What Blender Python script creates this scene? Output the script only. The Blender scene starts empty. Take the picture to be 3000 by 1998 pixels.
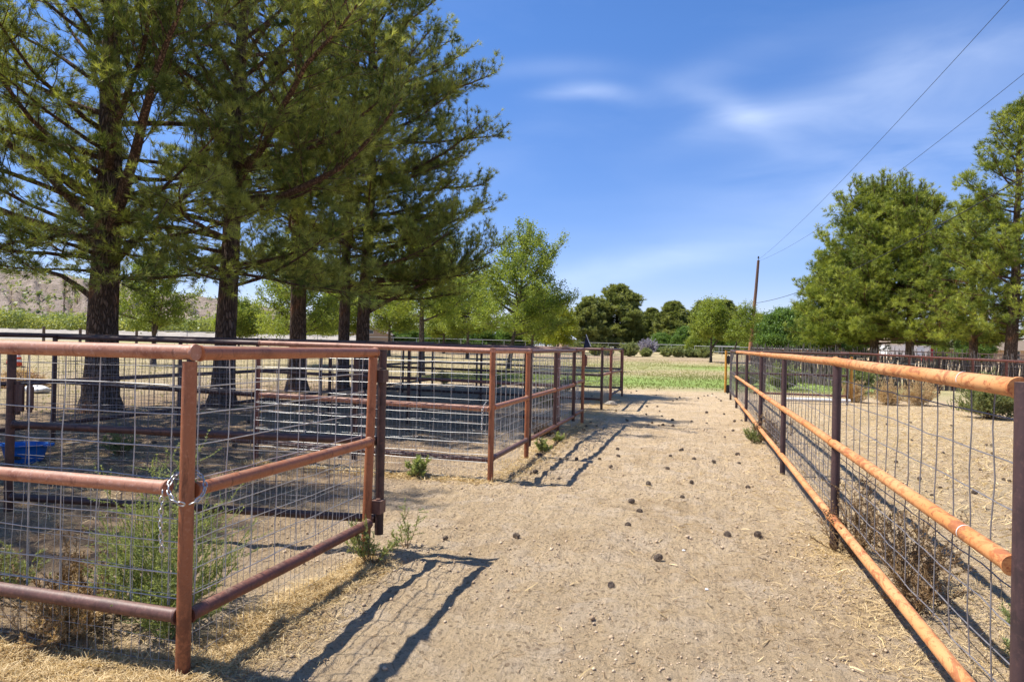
import bpy, math, random
import numpy as np
from mathutils import Vector, Matrix
R_ = math.radians
SC = bpy.context.scene
COL = SC.collection
rng = np.random.default_rng(7)
random.seed(7)

# ------------------------------------------------------------------ camera
CAM_H = 1.45
psi, th, ro = R_(15.17), R_(0.34), R_(1.18)
Fv = np.array([-math.sin(psi)*math.cos(th), math.cos(psi)*math.cos(th), math.sin(th)])
R0 = np.array([math.cos(psi), math.sin(psi), 0.0])
U0 = np.cross(R0, Fv)
Rv = R0*math.cos(ro) + U0*math.sin(ro)
Uv = -R0*math.sin(ro) + U0*math.cos(ro)
cam_d = bpy.data.cameras.new('camera')
cam = bpy.data.objects.new('camera', cam_d)
COL.objects.link(cam)
cam_d.sensor_width = 36.0
cam_d.lens = 36.0*1981.0/3000.0
cam_d.clip_start = 0.05
cam_d.clip_end = 6000
M = Matrix(((Rv[0], Uv[0], -Fv[0], 0), (Rv[1], Uv[1], -Fv[1], 0), (Rv[2], Uv[2], -Fv[2], CAM_H), (0, 0, 0, 1)))
cam.matrix_world = M
SC.camera = cam

# ------------------------------------------------------------------ light
SUN_EL = R_(59.5)
sun_dir = Vector((-math.cos(SUN_EL)*0.992, -math.cos(SUN_EL)*0.127, math.sin(SUN_EL)))   # towards the sun
sl = bpy.data.lights.new('sun', 'SUN')
sl.energy = 4.1
sl.angle = R_(0.53)
sl.color = (1.0, 0.962, 0.90)
so = bpy.data.objects.new('sun', sl)
so.rotation_euler = sun_dir.to_track_quat('Z', 'Y').to_euler()
so.location = (-30, -5, 60)
COL.objects.link(so)
SC.view_settings.view_transform = 'Standard'
SC.view_settings.look = 'None'
SC.view_settings.exposure = 0.92
SC.view_settings.gamma = 1.0
SC.view_settings.use_curve_mapping = False

# ------------------------------------------------------------------ world
W = bpy.data.worlds.new('World')
SC.world = W
W.use_nodes = True
nt = W.node_tree
for n in list(nt.nodes):
    nt.nodes.remove(n)

class NT:
    """tiny node helper"""
    def __init__(s, tree):
        s.t = tree
    def n(s, typ, **kw):
        nd = s.t.nodes.new(typ)
        for k, v in kw.items():
            if k.startswith('i_'):
                key = k[2:]
                key = int(key) if key.isdigit() else key
                nd.inputs[key].default_value = v
            else:
                setattr(nd, k, v)
        return nd
    def l(s, a, b):
        s.t.links.new(a, b)
    def math(s, op, a, b=None, c=None, clamp=False):
        nd = s.t.nodes.new('ShaderNodeMath'); nd.operation = op; nd.use_clamp = clamp
        for i, x in enumerate((a, b, c)):
            if x is None: continue
            if isinstance(x, (int, float)): nd.inputs[i].default_value = x
            else: s.l(x, nd.inputs[i])
        return nd.outputs[0]
    def mix(s, fac, a, b, mode='MIX'):
        nd = s.t.nodes.new('ShaderNodeMix'); nd.data_type = 'RGBA'; nd.blend_type = mode
        for sock, x in ((nd.inputs[0], fac), (nd.inputs[6], a), (nd.inputs[7], b)):
            if isinstance(x, (int, float)): sock.default_value = x
            elif isinstance(x, tuple): sock.default_value = x if len(x) == 4 else (*x, 1)
            else: s.l(x, sock)
        return nd.outputs[2]
    def noise(s, vec, scale, detail=4, rough=0.5, dist=0.0):
        nd = s.t.nodes.new('ShaderNodeTexNoise')
        nd.inputs['Scale'].default_value = scale; nd.inputs['Detail'].default_value = detail
        nd.inputs['Roughness'].default_value = rough; nd.inputs['Distortion'].default_value = dist
        if vec is not None: s.l(vec, nd.inputs['Vector'])
        return nd.outputs['Fac']
    def mapping(s, vec, scale=(1, 1, 1), loc=(0, 0, 0), rot=(0, 0, 0)):
        nd = s.t.nodes.new('ShaderNodeMapping')
        nd.inputs['Scale'].default_value = scale; nd.inputs['Location'].default_value = loc; nd.inputs['Rotation'].default_value = rot
        s.l(vec, nd.inputs['Vector']); return nd.outputs[0]
    def ramp(s, fac, p0, p1):
        nd = s.t.nodes.new('ShaderNodeMapRange'); nd.clamp = True
        nd.inputs['From Min'].default_value = p0; nd.inputs['From Max'].default_value = p1
        s.l(fac, nd.inputs['Value']); return nd.outputs[0]

wn = NT(nt)
sky = wn.n('ShaderNodeTexSky', sky_type='NISHITA', sun_disc=False, sun_elevation=SUN_EL,
           sun_rotation=math.atan2(sun_dir.x, sun_dir.y), altitude=1200, air_density=1.0, dust_density=0.25, ozone_density=3.0)
hs = wn.n('ShaderNodeHueSaturation')
hs.inputs['Saturation'].default_value = 1.2
hs.inputs['Value'].default_value = 1.0
wn.l(sky.outputs[0], hs.inputs['Color'])
tc = wn.n('ShaderNodeTexCoord')
gen = tc.outputs['Generated']

def dir_px(x, y):
    d = Fv + Rv*(x-1500)/1981. - Uv*(y-999)/1981.
    return d/np.linalg.norm(d)

def dotn(vec):
    nd = nt.nodes.new('ShaderNodeVectorMath'); nd.operation = 'DOT_PRODUCT'
    wn.l(gen, nd.inputs[0]); nd.inputs[1].default_value = tuple(vec); return nd.outputs['Value']
# cirrus: elongated soft patches in the sky, broken up by streaky noise
clouds = [  # centre px, end of long axis px, half width across px, strength
    ((1715, 268), (1835, 268), 22, 0.40), ((2230, 350), (2480, 310), 44, 0.36), ((2150, 320), (2290, 395), 36, 0.24),
    ((2700, 240), (3150, 60), 110, 0.32), ((2750, 470), (3200, 330), 80, 0.30), ((1900, 770), (2350, 680), 50, 0.26),
    ((2450, 560), (2900, 560), 75, 0.22), ((1600, 200), (1800, 190), 25, 0.12), ((2050, 230), (2350, 90), 45, 0.12), ((1500, 420), (1700, 330), 60, 0.10),
]
nz = wn.noise(wn.mapping(gen, scale=(2.2, 2.2, 8.0), rot=(0.12, 0.30, 0.4)), 1.7, 5, 0.5, 0.5)
nz2 = wn.ramp(nz, 0.25, 0.80)
tot = None
for (c, e, wpx, st) in clouds:
    d0 = dir_px(*c); d1 = dir_px(*e)
    a = d1 - d0; la = np.linalg.norm(a); a /= la
    b = np.cross(d0, a); b /= np.linalg.norm(b)
    u = wn.math('DIVIDE', wn.math('SUBTRACT', dotn(a), float(d0@a)), float(la))
    v = wn.math('DIVIDE', wn.math('SUBTRACT', dotn(b), float(d0@b)), wpx/1981.)
    # bend the streak a little
    v = wn.math('ADD', v, wn.math('MULTIPLY', wn.math('MULTIPLY', u, u), -0.35))
    r2 = wn.math('ADD', wn.math('MULTIPLY', u, u), wn.math('MULTIPLY', v, v))
    front = wn.math('GREATER_THAN', dotn(d0), 0.3)
    g = wn.math('MULTIPLY', wn.math('MULTIPLY', wn.math('EXPONENT', wn.math('MULTIPLY', r2, -0.9)), st), front)
    tot = g if tot is None else wn.math('ADD', tot, g)
mask = wn.math('MULTIPLY', tot, nz2, clamp=True)
veil = wn.math('MULTIPLY', wn.ramp(wn.noise(wn.mapping(gen, scale=(1.5, 1.5, 6)), 1.6, 5, 0.6, 0.5), 0.45, 0.8), 0.03)
mask = wn.math('ADD', mask, veil, clamp=True)
# tint: photo's sky is a strong clean blue, pale at the horizon
gs = wn.n('ShaderNodeSeparateXYZ'); wn.l(gen, gs.inputs[0])
elev = wn.ramp(gs.outputs[2], 0.02, 0.42)
tintc = wn.mix(elev, (0.90, 0.76, 0.92), (1.10, 1.03, 1.16))
col = wn.mix(1.0, hs.outputs[0], tintc, 'MULTIPLY')
col = wn.mix(mask, col, (7.6, 8.3, 9.6))
bg = wn.n('ShaderNodeBackground')
bg.inputs['Strength'].default_value = 0.092
wn.l(col, bg.inputs['Color'])
wo = wn.n('ShaderNodeOutputWorld')
wn.l(bg.outputs[0], wo.inputs['Surface'])

# ------------------------------------------------------------------ noise / ground height
def _h(ix, iy, seed):
    n = (ix.astype(np.int64)*374761393 + iy.astype(np.int64)*668265263 + seed*1442695041) & 0x7fffffff
    n = (n ^ (n >> 13))*1274126177 & 0x7fffffff
    return ((n ^ (n >> 16)) & 0xffff)/65535.0
def vnoise(x, y, seed=0):
    x = np.asarray(x, float); y = np.asarray(y, float)
    ix, iy = np.floor(x), np.floor(y); fx, fy = x-ix, y-iy
    fx = fx*fx*(3-2*fx); fy = fy*fy*(3-2*fy)
    a = _h(ix, iy, seed); b = _h(ix+1, iy, seed); c = _h(ix, iy+1, seed); d = _h(ix+1, iy+1, seed)
    return (a*(1-fx)+b*fx)*(1-fy) + (c*(1-fx)+d*fx)*fy - 0.5
def fbm(x, y, sc, oct=4, seed=0, gain=0.5):
    s = 0; a = 1.0
    for i in range(oct):
        s = s + a*vnoise(x*sc, y*sc, seed+i*17); sc *= 2.03; a *= gain
    return s
def sstep(a, b, x):
    t = np.clip((np.asarray(x, float)-a)/(b-a), 0, 1); return t*t*(3-2*t)
def gz(x, y):
    """ground height, without the small lumps"""
    x = np.asarray(x, float); y = np.asarray(y, float)
    d = x*Fv[0] + y*Fv[1]
    far = 0.0107*np.clip(d-40, 0, 85)
    return far + 0.0*x
def gz_full(x, y):
    x = np.asarray(x, float); y = np.asarray(y, float)
    r = np.hypot(x, y)
    near = np.exp(-np.clip(r-9, 0, None)/7.0)
    z = gz(x, y)
    z = z + near*(0.030*fbm(x, y, 1.3, 2, 3) + 0.034*fbm(x, y, 5.0, 3, 11, 0.6) + 0.018*fbm(x, y, 13.0, 2, 19))
    # dragged ruts and hoof dents
    dent = vnoise(x*2.6+5, y*2.6, 40)
    z = z - near*0.045*np.clip(dent-0.20, 0, 1)*3.0*np.clip(vnoise(x*.7, y*.7, 41)+.35, 0, 1)
    # hoof prints: shallow crescents
    cxi, cyi = np.floor(x*3.1), np.floor(y*2.7)
    jx = (cxi+.25+.5*_h(cxi, cyi, 91))/3.1; jy = (cyi+.25+.5*_h(cxi, cyi, 92))/2.7; on = _h(cxi, cyi, 93) > .45
    rr = np.hypot((x-jx), (y-jy)*.8); z = z + near*on*(-.022*np.exp(-(rr/.045)**2) + .010*np.exp(-((rr-.085)/.022)**2))
    z = z + (1-near)*0.05*fbm(x, y, 0.25, 2, 5)*np.clip(r/30, 0, 1)
    return z
def gh(x, y):
    return float(gz_full(np.array([x]), np.array([y]))[0])

def at(px, depth):
    """world x, y of the photo column px (3000 wide) at camera depth (metres), near the horizon"""
    hy = 1011+(px-1500)*0.0207
    d = Fv + Rv*(px-1500)/1981. - Uv*(hy-999)/1981.
    return float(d[0]*depth), float(d[1]*depth)
def zat(px, py, depth):
    hy = 1011+(px-1500)*0.0207
    return CAM_H + (hy-py)*depth/1981.

# ------------------------------------------------------------------ mesh building
def mesh_np(name, V, F, mat, parent=None, smooth=False, tint=None, link=True):
    V = np.ascontiguousarray(V, dtype=np.float32); F = np.ascontiguousarray(F, dtype=np.int32)
    me = bpy.data.meshes.new(name)
    k = F.shape[1]
    me.vertices.add(len(V)); me.vertices.foreach_set('co', V.ravel())
    me.loops.add(F.size); me.loops.foreach_set('vertex_index', F.ravel())
    me.polygons.add(len(F)); me.polygons.foreach_set('loop_start', np.arange(0, F.size, k, dtype=np.int32))
    if smooth: me.polygons.foreach_set('use_smooth', np.ones(len(F), dtype=bool))
    if tint is not None:
        a = me.attributes.new('tint', 'FLOAT', 'FACE'); a.data.foreach_set('value', np.ascontiguousarray(tint, dtype=np.float32))
    me.update(calc_edges=True)
    if mat is not None: me.materials.append(mat)
    ob = bpy.data.objects.new(name, me)
    if link: COL.objects.link(ob)
    if parent is not None: ob.parent = parent
    return ob

class MB:
    def __init__(s): s.V = []; s.F = []; s.S = []; s.n = 0
    def add(s, V, F, sm=False):
        s.V.extend([tuple(v) for v in V]); s.F.extend([tuple(i+s.n for i in f) for f in F]); s.S.extend([sm]*len(F)); s.n += len(V)
    def tube(s, pts, rad, n=12, caps=True, sm=True):
        pts = [Vector(p) for p in pts]
        if isinstance(rad, (int, float)): rad = [rad]*len(pts)
        rings = []; prev = None
        for i, p in enumerate(pts):
            t = (pts[min(i+1, len(pts)-1)] - pts[max(i-1, 0)])
            if t.length < 1e-9: t = Vector((0, 0, 1))
            t.normalize()
            if prev is None:
                u = t.cross(Vector((0, 0, 1)))
                if u.length < 1e-3: u = t.cross(Vector((1, 0, 0)))
            else:
                u = prev - t*prev.dot(t)
                if u.length < 1e-4: u = t.orthogonal()
            u.normalize(); prev = u; v = t.cross(u)
            rings.append([p + (u*math.cos(2*math.pi*k/n) + v*math.sin(2*math.pi*k/n))*rad[i] for k in range(n)])
        V = [q for r in rings for q in r]
        F = [(i*n+k, i*n+(k+1) % n, (i+1)*n+(k+1) % n, (i+1)*n+k) for i in range(len(pts)-1) for k in range(n)]
        s.add(V, F, sm)
        if caps:
            s.add(rings[0], [tuple(range(n))[::-1]]); s.add(rings[-1], [tuple(range(n))])
    def box(s, c, d, rz=0, bevel=0):
        x, y, z = d[0]/2, d[1]/2, d[2]/2; ca, sa = math.cos(rz), math.sin(rz)
        V = []
        for k in (-z, z):
            for (i, j) in ((-x, -y), (x, -y), (x, y), (-x, y)):
                V.append((c[0]+i*ca-j*sa, c[1]+i*sa+j*ca, c[2]+k))
        s.add(V, [(3, 2, 1, 0), (4, 5, 6, 7), (0, 1, 5, 4), (1, 2, 6, 5), (2, 3, 7, 6), (3, 0, 4, 7)])
    def prism(s, poly, vec):
        n = len(poly); a = [Vector(p) for p in poly]; b = [p+Vector(vec) for p in a]
        s.add(a+b, [tuple(range(n))[::-1], tuple(range(n, 2*n))] + [(i, (i+1) % n, n+(i+1) % n, n+i) for i in range(n)])
    def build(s, name, mat, parent=None):
        me = bpy.data.meshes.new(name); me.from_pydata(s.V, [], s.F)
        me.polygons.foreach_set('use_smooth', s.S); me.update()
        if mat: me.materials.append(mat)
        ob = bpy.data.objects.new(name, me); COL.objects.link(ob)
        if parent is not None: ob.parent = parent
        return ob

def tag(o, label=None, cat=None, group=None, kind=None):
    if label: o['label'] = label
    if cat: o['category'] = cat
    if group: o['group'] = group
    if kind: o['kind'] = kind
    return o
def empty(name, loc, label, cat, group=None, rz=0):
    o = bpy.data.objects.new(name, None); COL.objects.link(o); o.location = loc; o.rotation_euler = (0, 0, rz)
    o.empty_display_size = 0.2
    return tag(o, label, cat, group)
def rebase(mb, loc):
    return mb

# ------------------------------------------------------------------ materials
MATS = {}
def mat_new(name):
    m = bpy.data.materials.new(name); m.use_nodes = True
    t = NT(m.node_tree); b = m.node_tree.nodes['Principled BSDF']
    MATS[name] = m
    return m, t, b
def coords(t, kind='Object'):
    return t.n('ShaderNodeTexCoord').outputs[kind]
def geo_pos(t):
    return t.n('ShaderNodeNewGeometry').outputs['Position']
def bump(t, b, h, strength=0.5, dist=0.01):
    nd = t.n('ShaderNodeBump'); nd.inputs['Strength'].default_value = strength; nd.inputs['Distance'].default_value = dist
    t.l(h, nd.inputs['Height']); t.l(nd.outputs[0], b.inputs['Normal']); return nd

def mat_pipe(name, base, stain, stain2, rough=0.45, amt=0.55, scale=9.0, spec=0.4):
    m, t, b = mat_new(name)
    g = geo_pos(t)
    n1 = t.noise(g, scale, 6, 0.62, 0.4)
    n2 = t.noise(g, scale*6.5, 5, 0.65)
    n3 = t.noise(t.mapping(g, scale=(2.5, 2.5, 2.5), loc=(3, 7, 1)), 3.1, 4, 0.6, 0.6)
    c = t.mix(t.ramp(n1, amt, amt+0.12), base, stain)
    c = t.mix(t.math('MULTIPLY', t.ramp(n2, 0.54, 0.66), 0.6), c, stain2)
    n4 = t.noise(t.mapping(g, scale=(26, 26, 3.5), loc=(1, 2, 3)), 1.0, 6, 0.7, 0.6)
    c = t.mix(t.math('MULTIPLY', t.ramp(n4, 0.56, 0.66), 0.75), c, tuple(x*0.55 for x in stain))
    n5 = t.noise(g, 130, 3, 0.7)
    c = t.mix(t.math('MULTIPLY', t.ramp(n5, 0.60, 0.70), 0.6), c, tuple(x*0.5 for x in stain))
    nrm = t.n('ShaderNodeNewGeometry').outputs['Normal']; sn = t.n('ShaderNodeSeparateXYZ'); t.l(nrm, sn.inputs[0])
    dust = t.math('MULTIPLY', t.ramp(sn.outputs[2], 0.55, 0.98), t.ramp(n1, 0.35, 0.6))
    c = t.mix(t.math('MULTIPLY', dust, 0.38), c, (0.50, 0.40, 0.30))
    c = t.mix(t.math('MULTIPLY', t.ramp(n3, 0.42, 0.7), 0.35), c, tuple(x*0.72 for x in base))
    t.l(c, b.inputs['Base Color'])
    t.l(t.math('ADD', t.math('MULTIPLY', n1, 0.25), rough-0.1), b.inputs['Roughness'])
    sz_ = t.n('ShaderNodeSeparateXYZ'); t.l(g, sz_.inputs[0])
    low = t.math('MULTIPLY', t.ramp(t.math('ADD', sz_.outputs[2], t.math('MULTIPLY', n1, -0.5)), 0.35, -0.1), t.ramp(n2, 0.36, 0.56))
    c = t.mix(t.math('MULTIPLY', low, 0.8), c, tuple(x*0.7 for x in stain)); t.l(c, b.inputs['Base Color'])
    b.inputs['Specular IOR Level'].default_value = spec
    bump(t, b, t.math('ADD', n2, t.math('MULTIPLY', n1, 0.5)), 0.35, 0.002)
    return m
M_TERRA = mat_pipe('terracotta_primer', (0.36, 0.125, 0.052), (0.22, 0.07, 0.03), (0.47, 0.21, 0.11), 0.42, 0.56)
M_PALE = mat_pipe('pale_pink_primer', (0.43, 0.19, 0.11), (0.28, 0.10, 0.055), (0.60, 0.38, 0.30), 0.5, 0.55)
M_BROWN = mat_pipe('weathered_brown_pipe', (0.20, 0.095, 0.07), (0.11, 0.05, 0.04), (0.34, 0.20, 0.15), 0.5, 0.5)
M_DARK = mat_pipe('dark_rusty_pipe', (0.085, 0.042, 0.034), (0.045, 0.024, 0.02), (0.19, 0.08, 0.05), 0.5, 0.5)
M_MAUVE = mat_pipe('dark_mauve_pipe', (0.075, 0.042, 0.042), (0.05, 0.03, 0.03), (0.13, 0.07, 0.06), 0.55, 0.5)
M_RED = mat_pipe('red_brown_pipe', (0.22, 0.075, 0.05), (0.12, 0.045, 0.03), (0.32, 0.16, 0.12), 0.5, 0.52)
M_YEL = mat_pipe('yellow_pipe', (0.62, 0.30, 0.04), (0.35, 0.13, 0.03), (0.6, 0.4, 0.15), 0.5, 0.58)
M_GREYP = mat_pipe('galvanized_pipe', (0.36, 0.37, 0.38), (0.26, 0.26, 0.27), (0.45, 0.45, 0.46), 0.5, 0.5)
def mat_orange():
    m, t, b = mat_new('peach_orange_pipe')
    g = geo_pos(t)
    n1 = t.noise(t.mapping(g, scale=(9, 5, 9)), 1.7, 7, 0.68, 0.9)
    n2 = t.noise(t.mapping(g, scale=(30, 12, 30), rot=(0.5, 0.3, 0.5)), 1.6, 6, 0.75, 0.4)
    n3 = t.noise(g, 1.3, 3, 0.5)
    c = t.mix(t.ramp(n3, 0.35, 0.65), (0.67, 0.345, 0.15), (0.60, 0.255, 0.085))
    c = t.mix(t.math('MULTIPLY', t.ramp(n1, 0.52, 0.60), 0.7), c, (0.43, 0.125, 0.04))
    c = t.mix(t.math('MULTIPLY', t.ramp(n2, 0.56, 0.63), 0.85), c, (0.30, 0.075, 0.03))
    n6 = t.noise(t.mapping(g, scale=(5, 2.2, 5), loc=(9, 4, 2)), 2.0, 7, 0.75, 1.2)
    c = t.mix(t.math('MULTIPLY', t.ramp(n6, 0.55, 0.60), 0.8), c, (0.34, 0.12, 0.05))
    t.l(c, b.inputs['Base Color']); b.inputs['Roughness'].default_value = 0.6
    b.inputs['Specular IOR Level'].default_value = 0.3
    bump(t, b, n2, 0.3, 0.002)
    return m
M_ORANGE = mat_orange()
def mat_simple(name, base, var=0.3, rough=0.6, metal=0.0, scale=6, bstr=0.0, bd=0.01, spec=0.4, second=None):
    m, t, b = mat_new(name)
    n = t.noise(coords(t), scale, 5, 0.6, 0.2)
    sec = second if second else tuple(x*(1-var) for x in base)
    t.l(t.mix(t.ramp(n, 0.35, 0.68), base, sec), b.inputs['Base Color'])
    b.inputs['Roughness'].default_value = rough; b.inputs['Metallic'].default_value = metal
    b.inputs['Specular IOR Level'].default_value = spec
    if bstr: bump(t, b, n, bstr, bd)
    return m
M_WIRE = mat_simple('galvanized_wire', (0.60, 0.59, 0.56), 0.35, 0.38, 0.15, 15)
M_WIRED = mat_simple('rusted_wire', (0.24, 0.22, 0.22), 0.4, 0.5, 0.1, 15)
M_WIREDK = mat_simple('dark_wire', (0.10, 0.10, 0.11), 0.4, 0.5, 0.4, 15)
M_CHAIN = mat_simple('chain_steel', (0.62, 0.62, 0.60), 0.35, 0.32, 0.8, 60)
M_WHITE = mat_simple('white_plastic', (0.78, 0.77, 0.74), 0.15, 0.5)
M_BLUE = mat_simple('blue_plastic', (0.02, 0.15, 0.46), 0.25, 0.45, 0, 9)
M_MUD = mat_simple('dry_mud', (0.10, 0.085, 0.06), 0.4, 0.9, 0, 20, 0.5)
M_CONE_O = mat_simple('orange_cone', (0.80, 0.09, 0.02), 0.2, 0.5)
M_BLACK = mat_simple('black_rubber', (0.02, 0.02, 0.022), 0.3, 0.6)
M_WOODPOST = mat_simple('old_wood', (0.17, 0.12, 0.085), 0.45, 0.85, 0, 14, 0.6, 0.01)
M_PCONE = mat_simple('pine_cone_scale', (0.10, 0.07, 0.05), 0.5, 0.75, 0, 70, 0, 0.01, 0.3, (0.27, 0.21, 0.155))
M_TREECONE = mat_simple('tree_cone_scale', (0.035, 0.024, 0.016), 0.4, 0.8, 0, 60)
M_STUCCO = mat_simple('tan_stucco', (0.46, 0.34, 0.235), 0.12, 0.9, 0, 2)
M_STUCCO2 = mat_simple('brown_stucco', (0.40, 0.27, 0.17), 0.2, 0.9, 0, 2)
M_ROOF = mat_simple('shingle_roof', (0.25, 0.185, 0.13), 0.25, 0.9, 0, 5)
M_METALROOF = mat_simple('pale_metal_roof', (0.62, 0.66, 0.72), 0.12, 0.4, 0.1, 3)
M_GLASS = mat_simple('dark_window_glass', (0.03, 0.04, 0.05), 0.3, 0.12, 0, 2)
M_REDP = mat_simple('dark_red_paint', (0.30, 0.03, 0.04), 0.3, 0.6)
M_GREYD = mat_simple('grey_door', (0.12, 0.14, 0.16), 0.2, 0.6)
M_FLAG = mat_simple('navy_cloth', (0.015, 0.02, 0.05), 0.3, 0.8)
M_STICK = mat_simple('weathered_stick', (0.17, 0.145, 0.125), 0.5, 0.9, 0, 9, 0, 0.01, 0.2, (0.075, 0.055, 0.045))
M_ROCK = mat_simple('pale_rock', (0.42, 0.36, 0.28), 0.25, 0.9, 0, 12, 0.5, 0.01)
M_BAG = mat_simple('white_sack', (0.74, 0.73, 0.72), 0.12, 0.7, 0, 5)

def mat_bark(name, c1, c2, orange=None):
    m, t, b = mat_new(name)
    g = coords(t)
    w = t.mapping(g, scale=(1, 1, 0.2))
    vo = t.n('ShaderNodeTexVoronoi', feature='DISTANCE_TO_EDGE'); vo.inputs['Scale'].default_value = 21
    wn_ = t.n('ShaderNodeVectorMath', operation='ADD')
    nn = t.n('ShaderNodeTexNoise'); nn.inputs['Scale'].default_value = 6; nn.inputs['Detail'].default_value = 4
    t.l(w, nn.inputs['Vector'])
    sc = t.n('ShaderNodeVectorMath', operation='SCALE'); sc.inputs['Scale'].default_value = 0.22
    t.l(nn.outputs['Color'], sc.inputs[0]); t.l(w, wn_.inputs[0]); t.l(sc.outputs[0], wn_.inputs[1])
    t.l(wn_.outputs[0], vo.inputs['Vector'])
    n2 = t.noise(w, 22, 6, 0.7)
    e = t.ramp(vo.outputs['Distance'], 0.0, 0.22)
    c = t.mix(n2, c2, c1)
    c = t.mix(e, tuple(x*0.6 for x in c2), c)
    if orange:
        big = t.noise(t.mapping(g, scale=(1.2, 1.2, 0.6)), 1.6, 4, 0.6, 0.5)
        c = t.mix(t.math('MULTIPLY', t.ramp(big, 0.56, 0.66), 0.55), c, orange)
    t.l(c, b.inputs['Base Color']); b.inputs['Roughness'].default_value = 0.95; b.inputs['Specular IOR Level'].default_value = 0.15
    bump(t, b, t.math('ADD', t.math('MULTIPLY', e, 1.2), t.math('MULTIPLY', n2, 0.6)), 1.0, 0.035)
    return m
M_BARK = mat_bark('pine_bark', (0.27, 0.195, 0.145), (0.11, 0.075, 0.055), (0.48, 0.21, 0.09))
M_LIMB = mat_bark('pine_limb', (0.30, 0.19, 0.13), (0.15, 0.09, 0.06))
M_BARKP = mat_bark('pale_bark', (0.30, 0.25, 0.20), (0.13, 0.10, 0.08))
M_BARKD = mat_bark('far_bark', (0.075, 0.055, 0.042), (0.035, 0.026, 0.02))

def mat_leaf(name, dark, light, trans=0.35, rough=0.5):
    m = bpy.data.materials.new(name); m.use_nodes = True
    t = NT(m.node_tree); b = m.node_tree.nodes['Principled BSDF']
    at_ = t.n('ShaderNodeAttribute', attribute_name='tint')
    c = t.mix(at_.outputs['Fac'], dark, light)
    t.l(c, b.inputs['Base Color']); b.inputs['Roughness'].default_value = rough; b.inputs['Specular IOR Level'].default_value = 0.3
    tr = t.n('ShaderNodeBsdfTranslucent'); t.l(t.mix(1.0, c, (1.25, 1.2, 0.6), 'MULTIPLY'), tr.inputs['Color'])
    mx = t.n('ShaderNodeMixShader'); mx.inputs[0].default_value = trans
    t.l(b.outputs[0], mx.inputs[1]); t.l(tr.outputs[0], mx.inputs[2])
    t.l(mx.outputs[0], m.node_tree.nodes['Material Output'].inputs['Surface'])
    return m
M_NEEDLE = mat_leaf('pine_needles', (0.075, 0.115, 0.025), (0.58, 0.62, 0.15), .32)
M_NEEDLE2 = mat_leaf('pine_needles_bright', (0.09, 0.135, 0.022), (0.50, 0.54, 0.10), .32)
M_NEEDLEF = mat_leaf('far_pine_needles', (0.14, 0.175, 0.05), (0.40, 0.42, 0.15), .4)
M_NEEDLED = mat_leaf('dead_needles', (0.20, 0.075, 0.03), (0.38, 0.17, 0.08), 0.2)
M_LEAF = mat_leaf('broad_leaves', (0.15, 0.21, 0.035), (0.38, 0.43, 0.085), 0.45)
M_LEAFY = mat_leaf('yellowish_leaves', (0.22, 0.27, 0.03), (0.46, 0.46, 0.05), 0.4)
M_LEAFD = mat_leaf('deep_green_leaves', (0.09, 0.16, 0.035), (0.22, 0.34, 0.075), 0.4)
M_BUSH = mat_leaf('mesquite_leaves', (0.20, 0.25, 0.075), (0.40, 0.42, 0.13), 0.35)
M_WEED = mat_leaf('weed_leaves', (0.22, 0.28, 0.09), (0.50, 0.54, 0.24), 0.4)
M_SAGE = mat_leaf('grey_green_leaves', (0.17, 0.21, 0.08), (0.38, 0.41, 0.18), 0.35)
M_PURPLE = mat_leaf('grey_violet_bloom', (0.20, 0.18, 0.24), (0.45, 0.42, 0.52), 0.2)
M_STRAW = mat_leaf('straw', (0.38, 0.25, 0.10), (0.78, 0.60, 0.32), 0.15)
M_DRY = mat_leaf('dry_brush', (0.13, 0.075, 0.04), (0.42, 0.28, 0.14), 0.15)
M_TUMBLE = mat_leaf('tumbleweed_stems', (0.40, 0.26, 0.12), (0.74, 0.56, 0.32), 0.2)
M_GRASS = mat_leaf('lawn_grass', (0.20, 0.24, 0.06), (0.50, 0.45, 0.19), 0.3)

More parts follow.
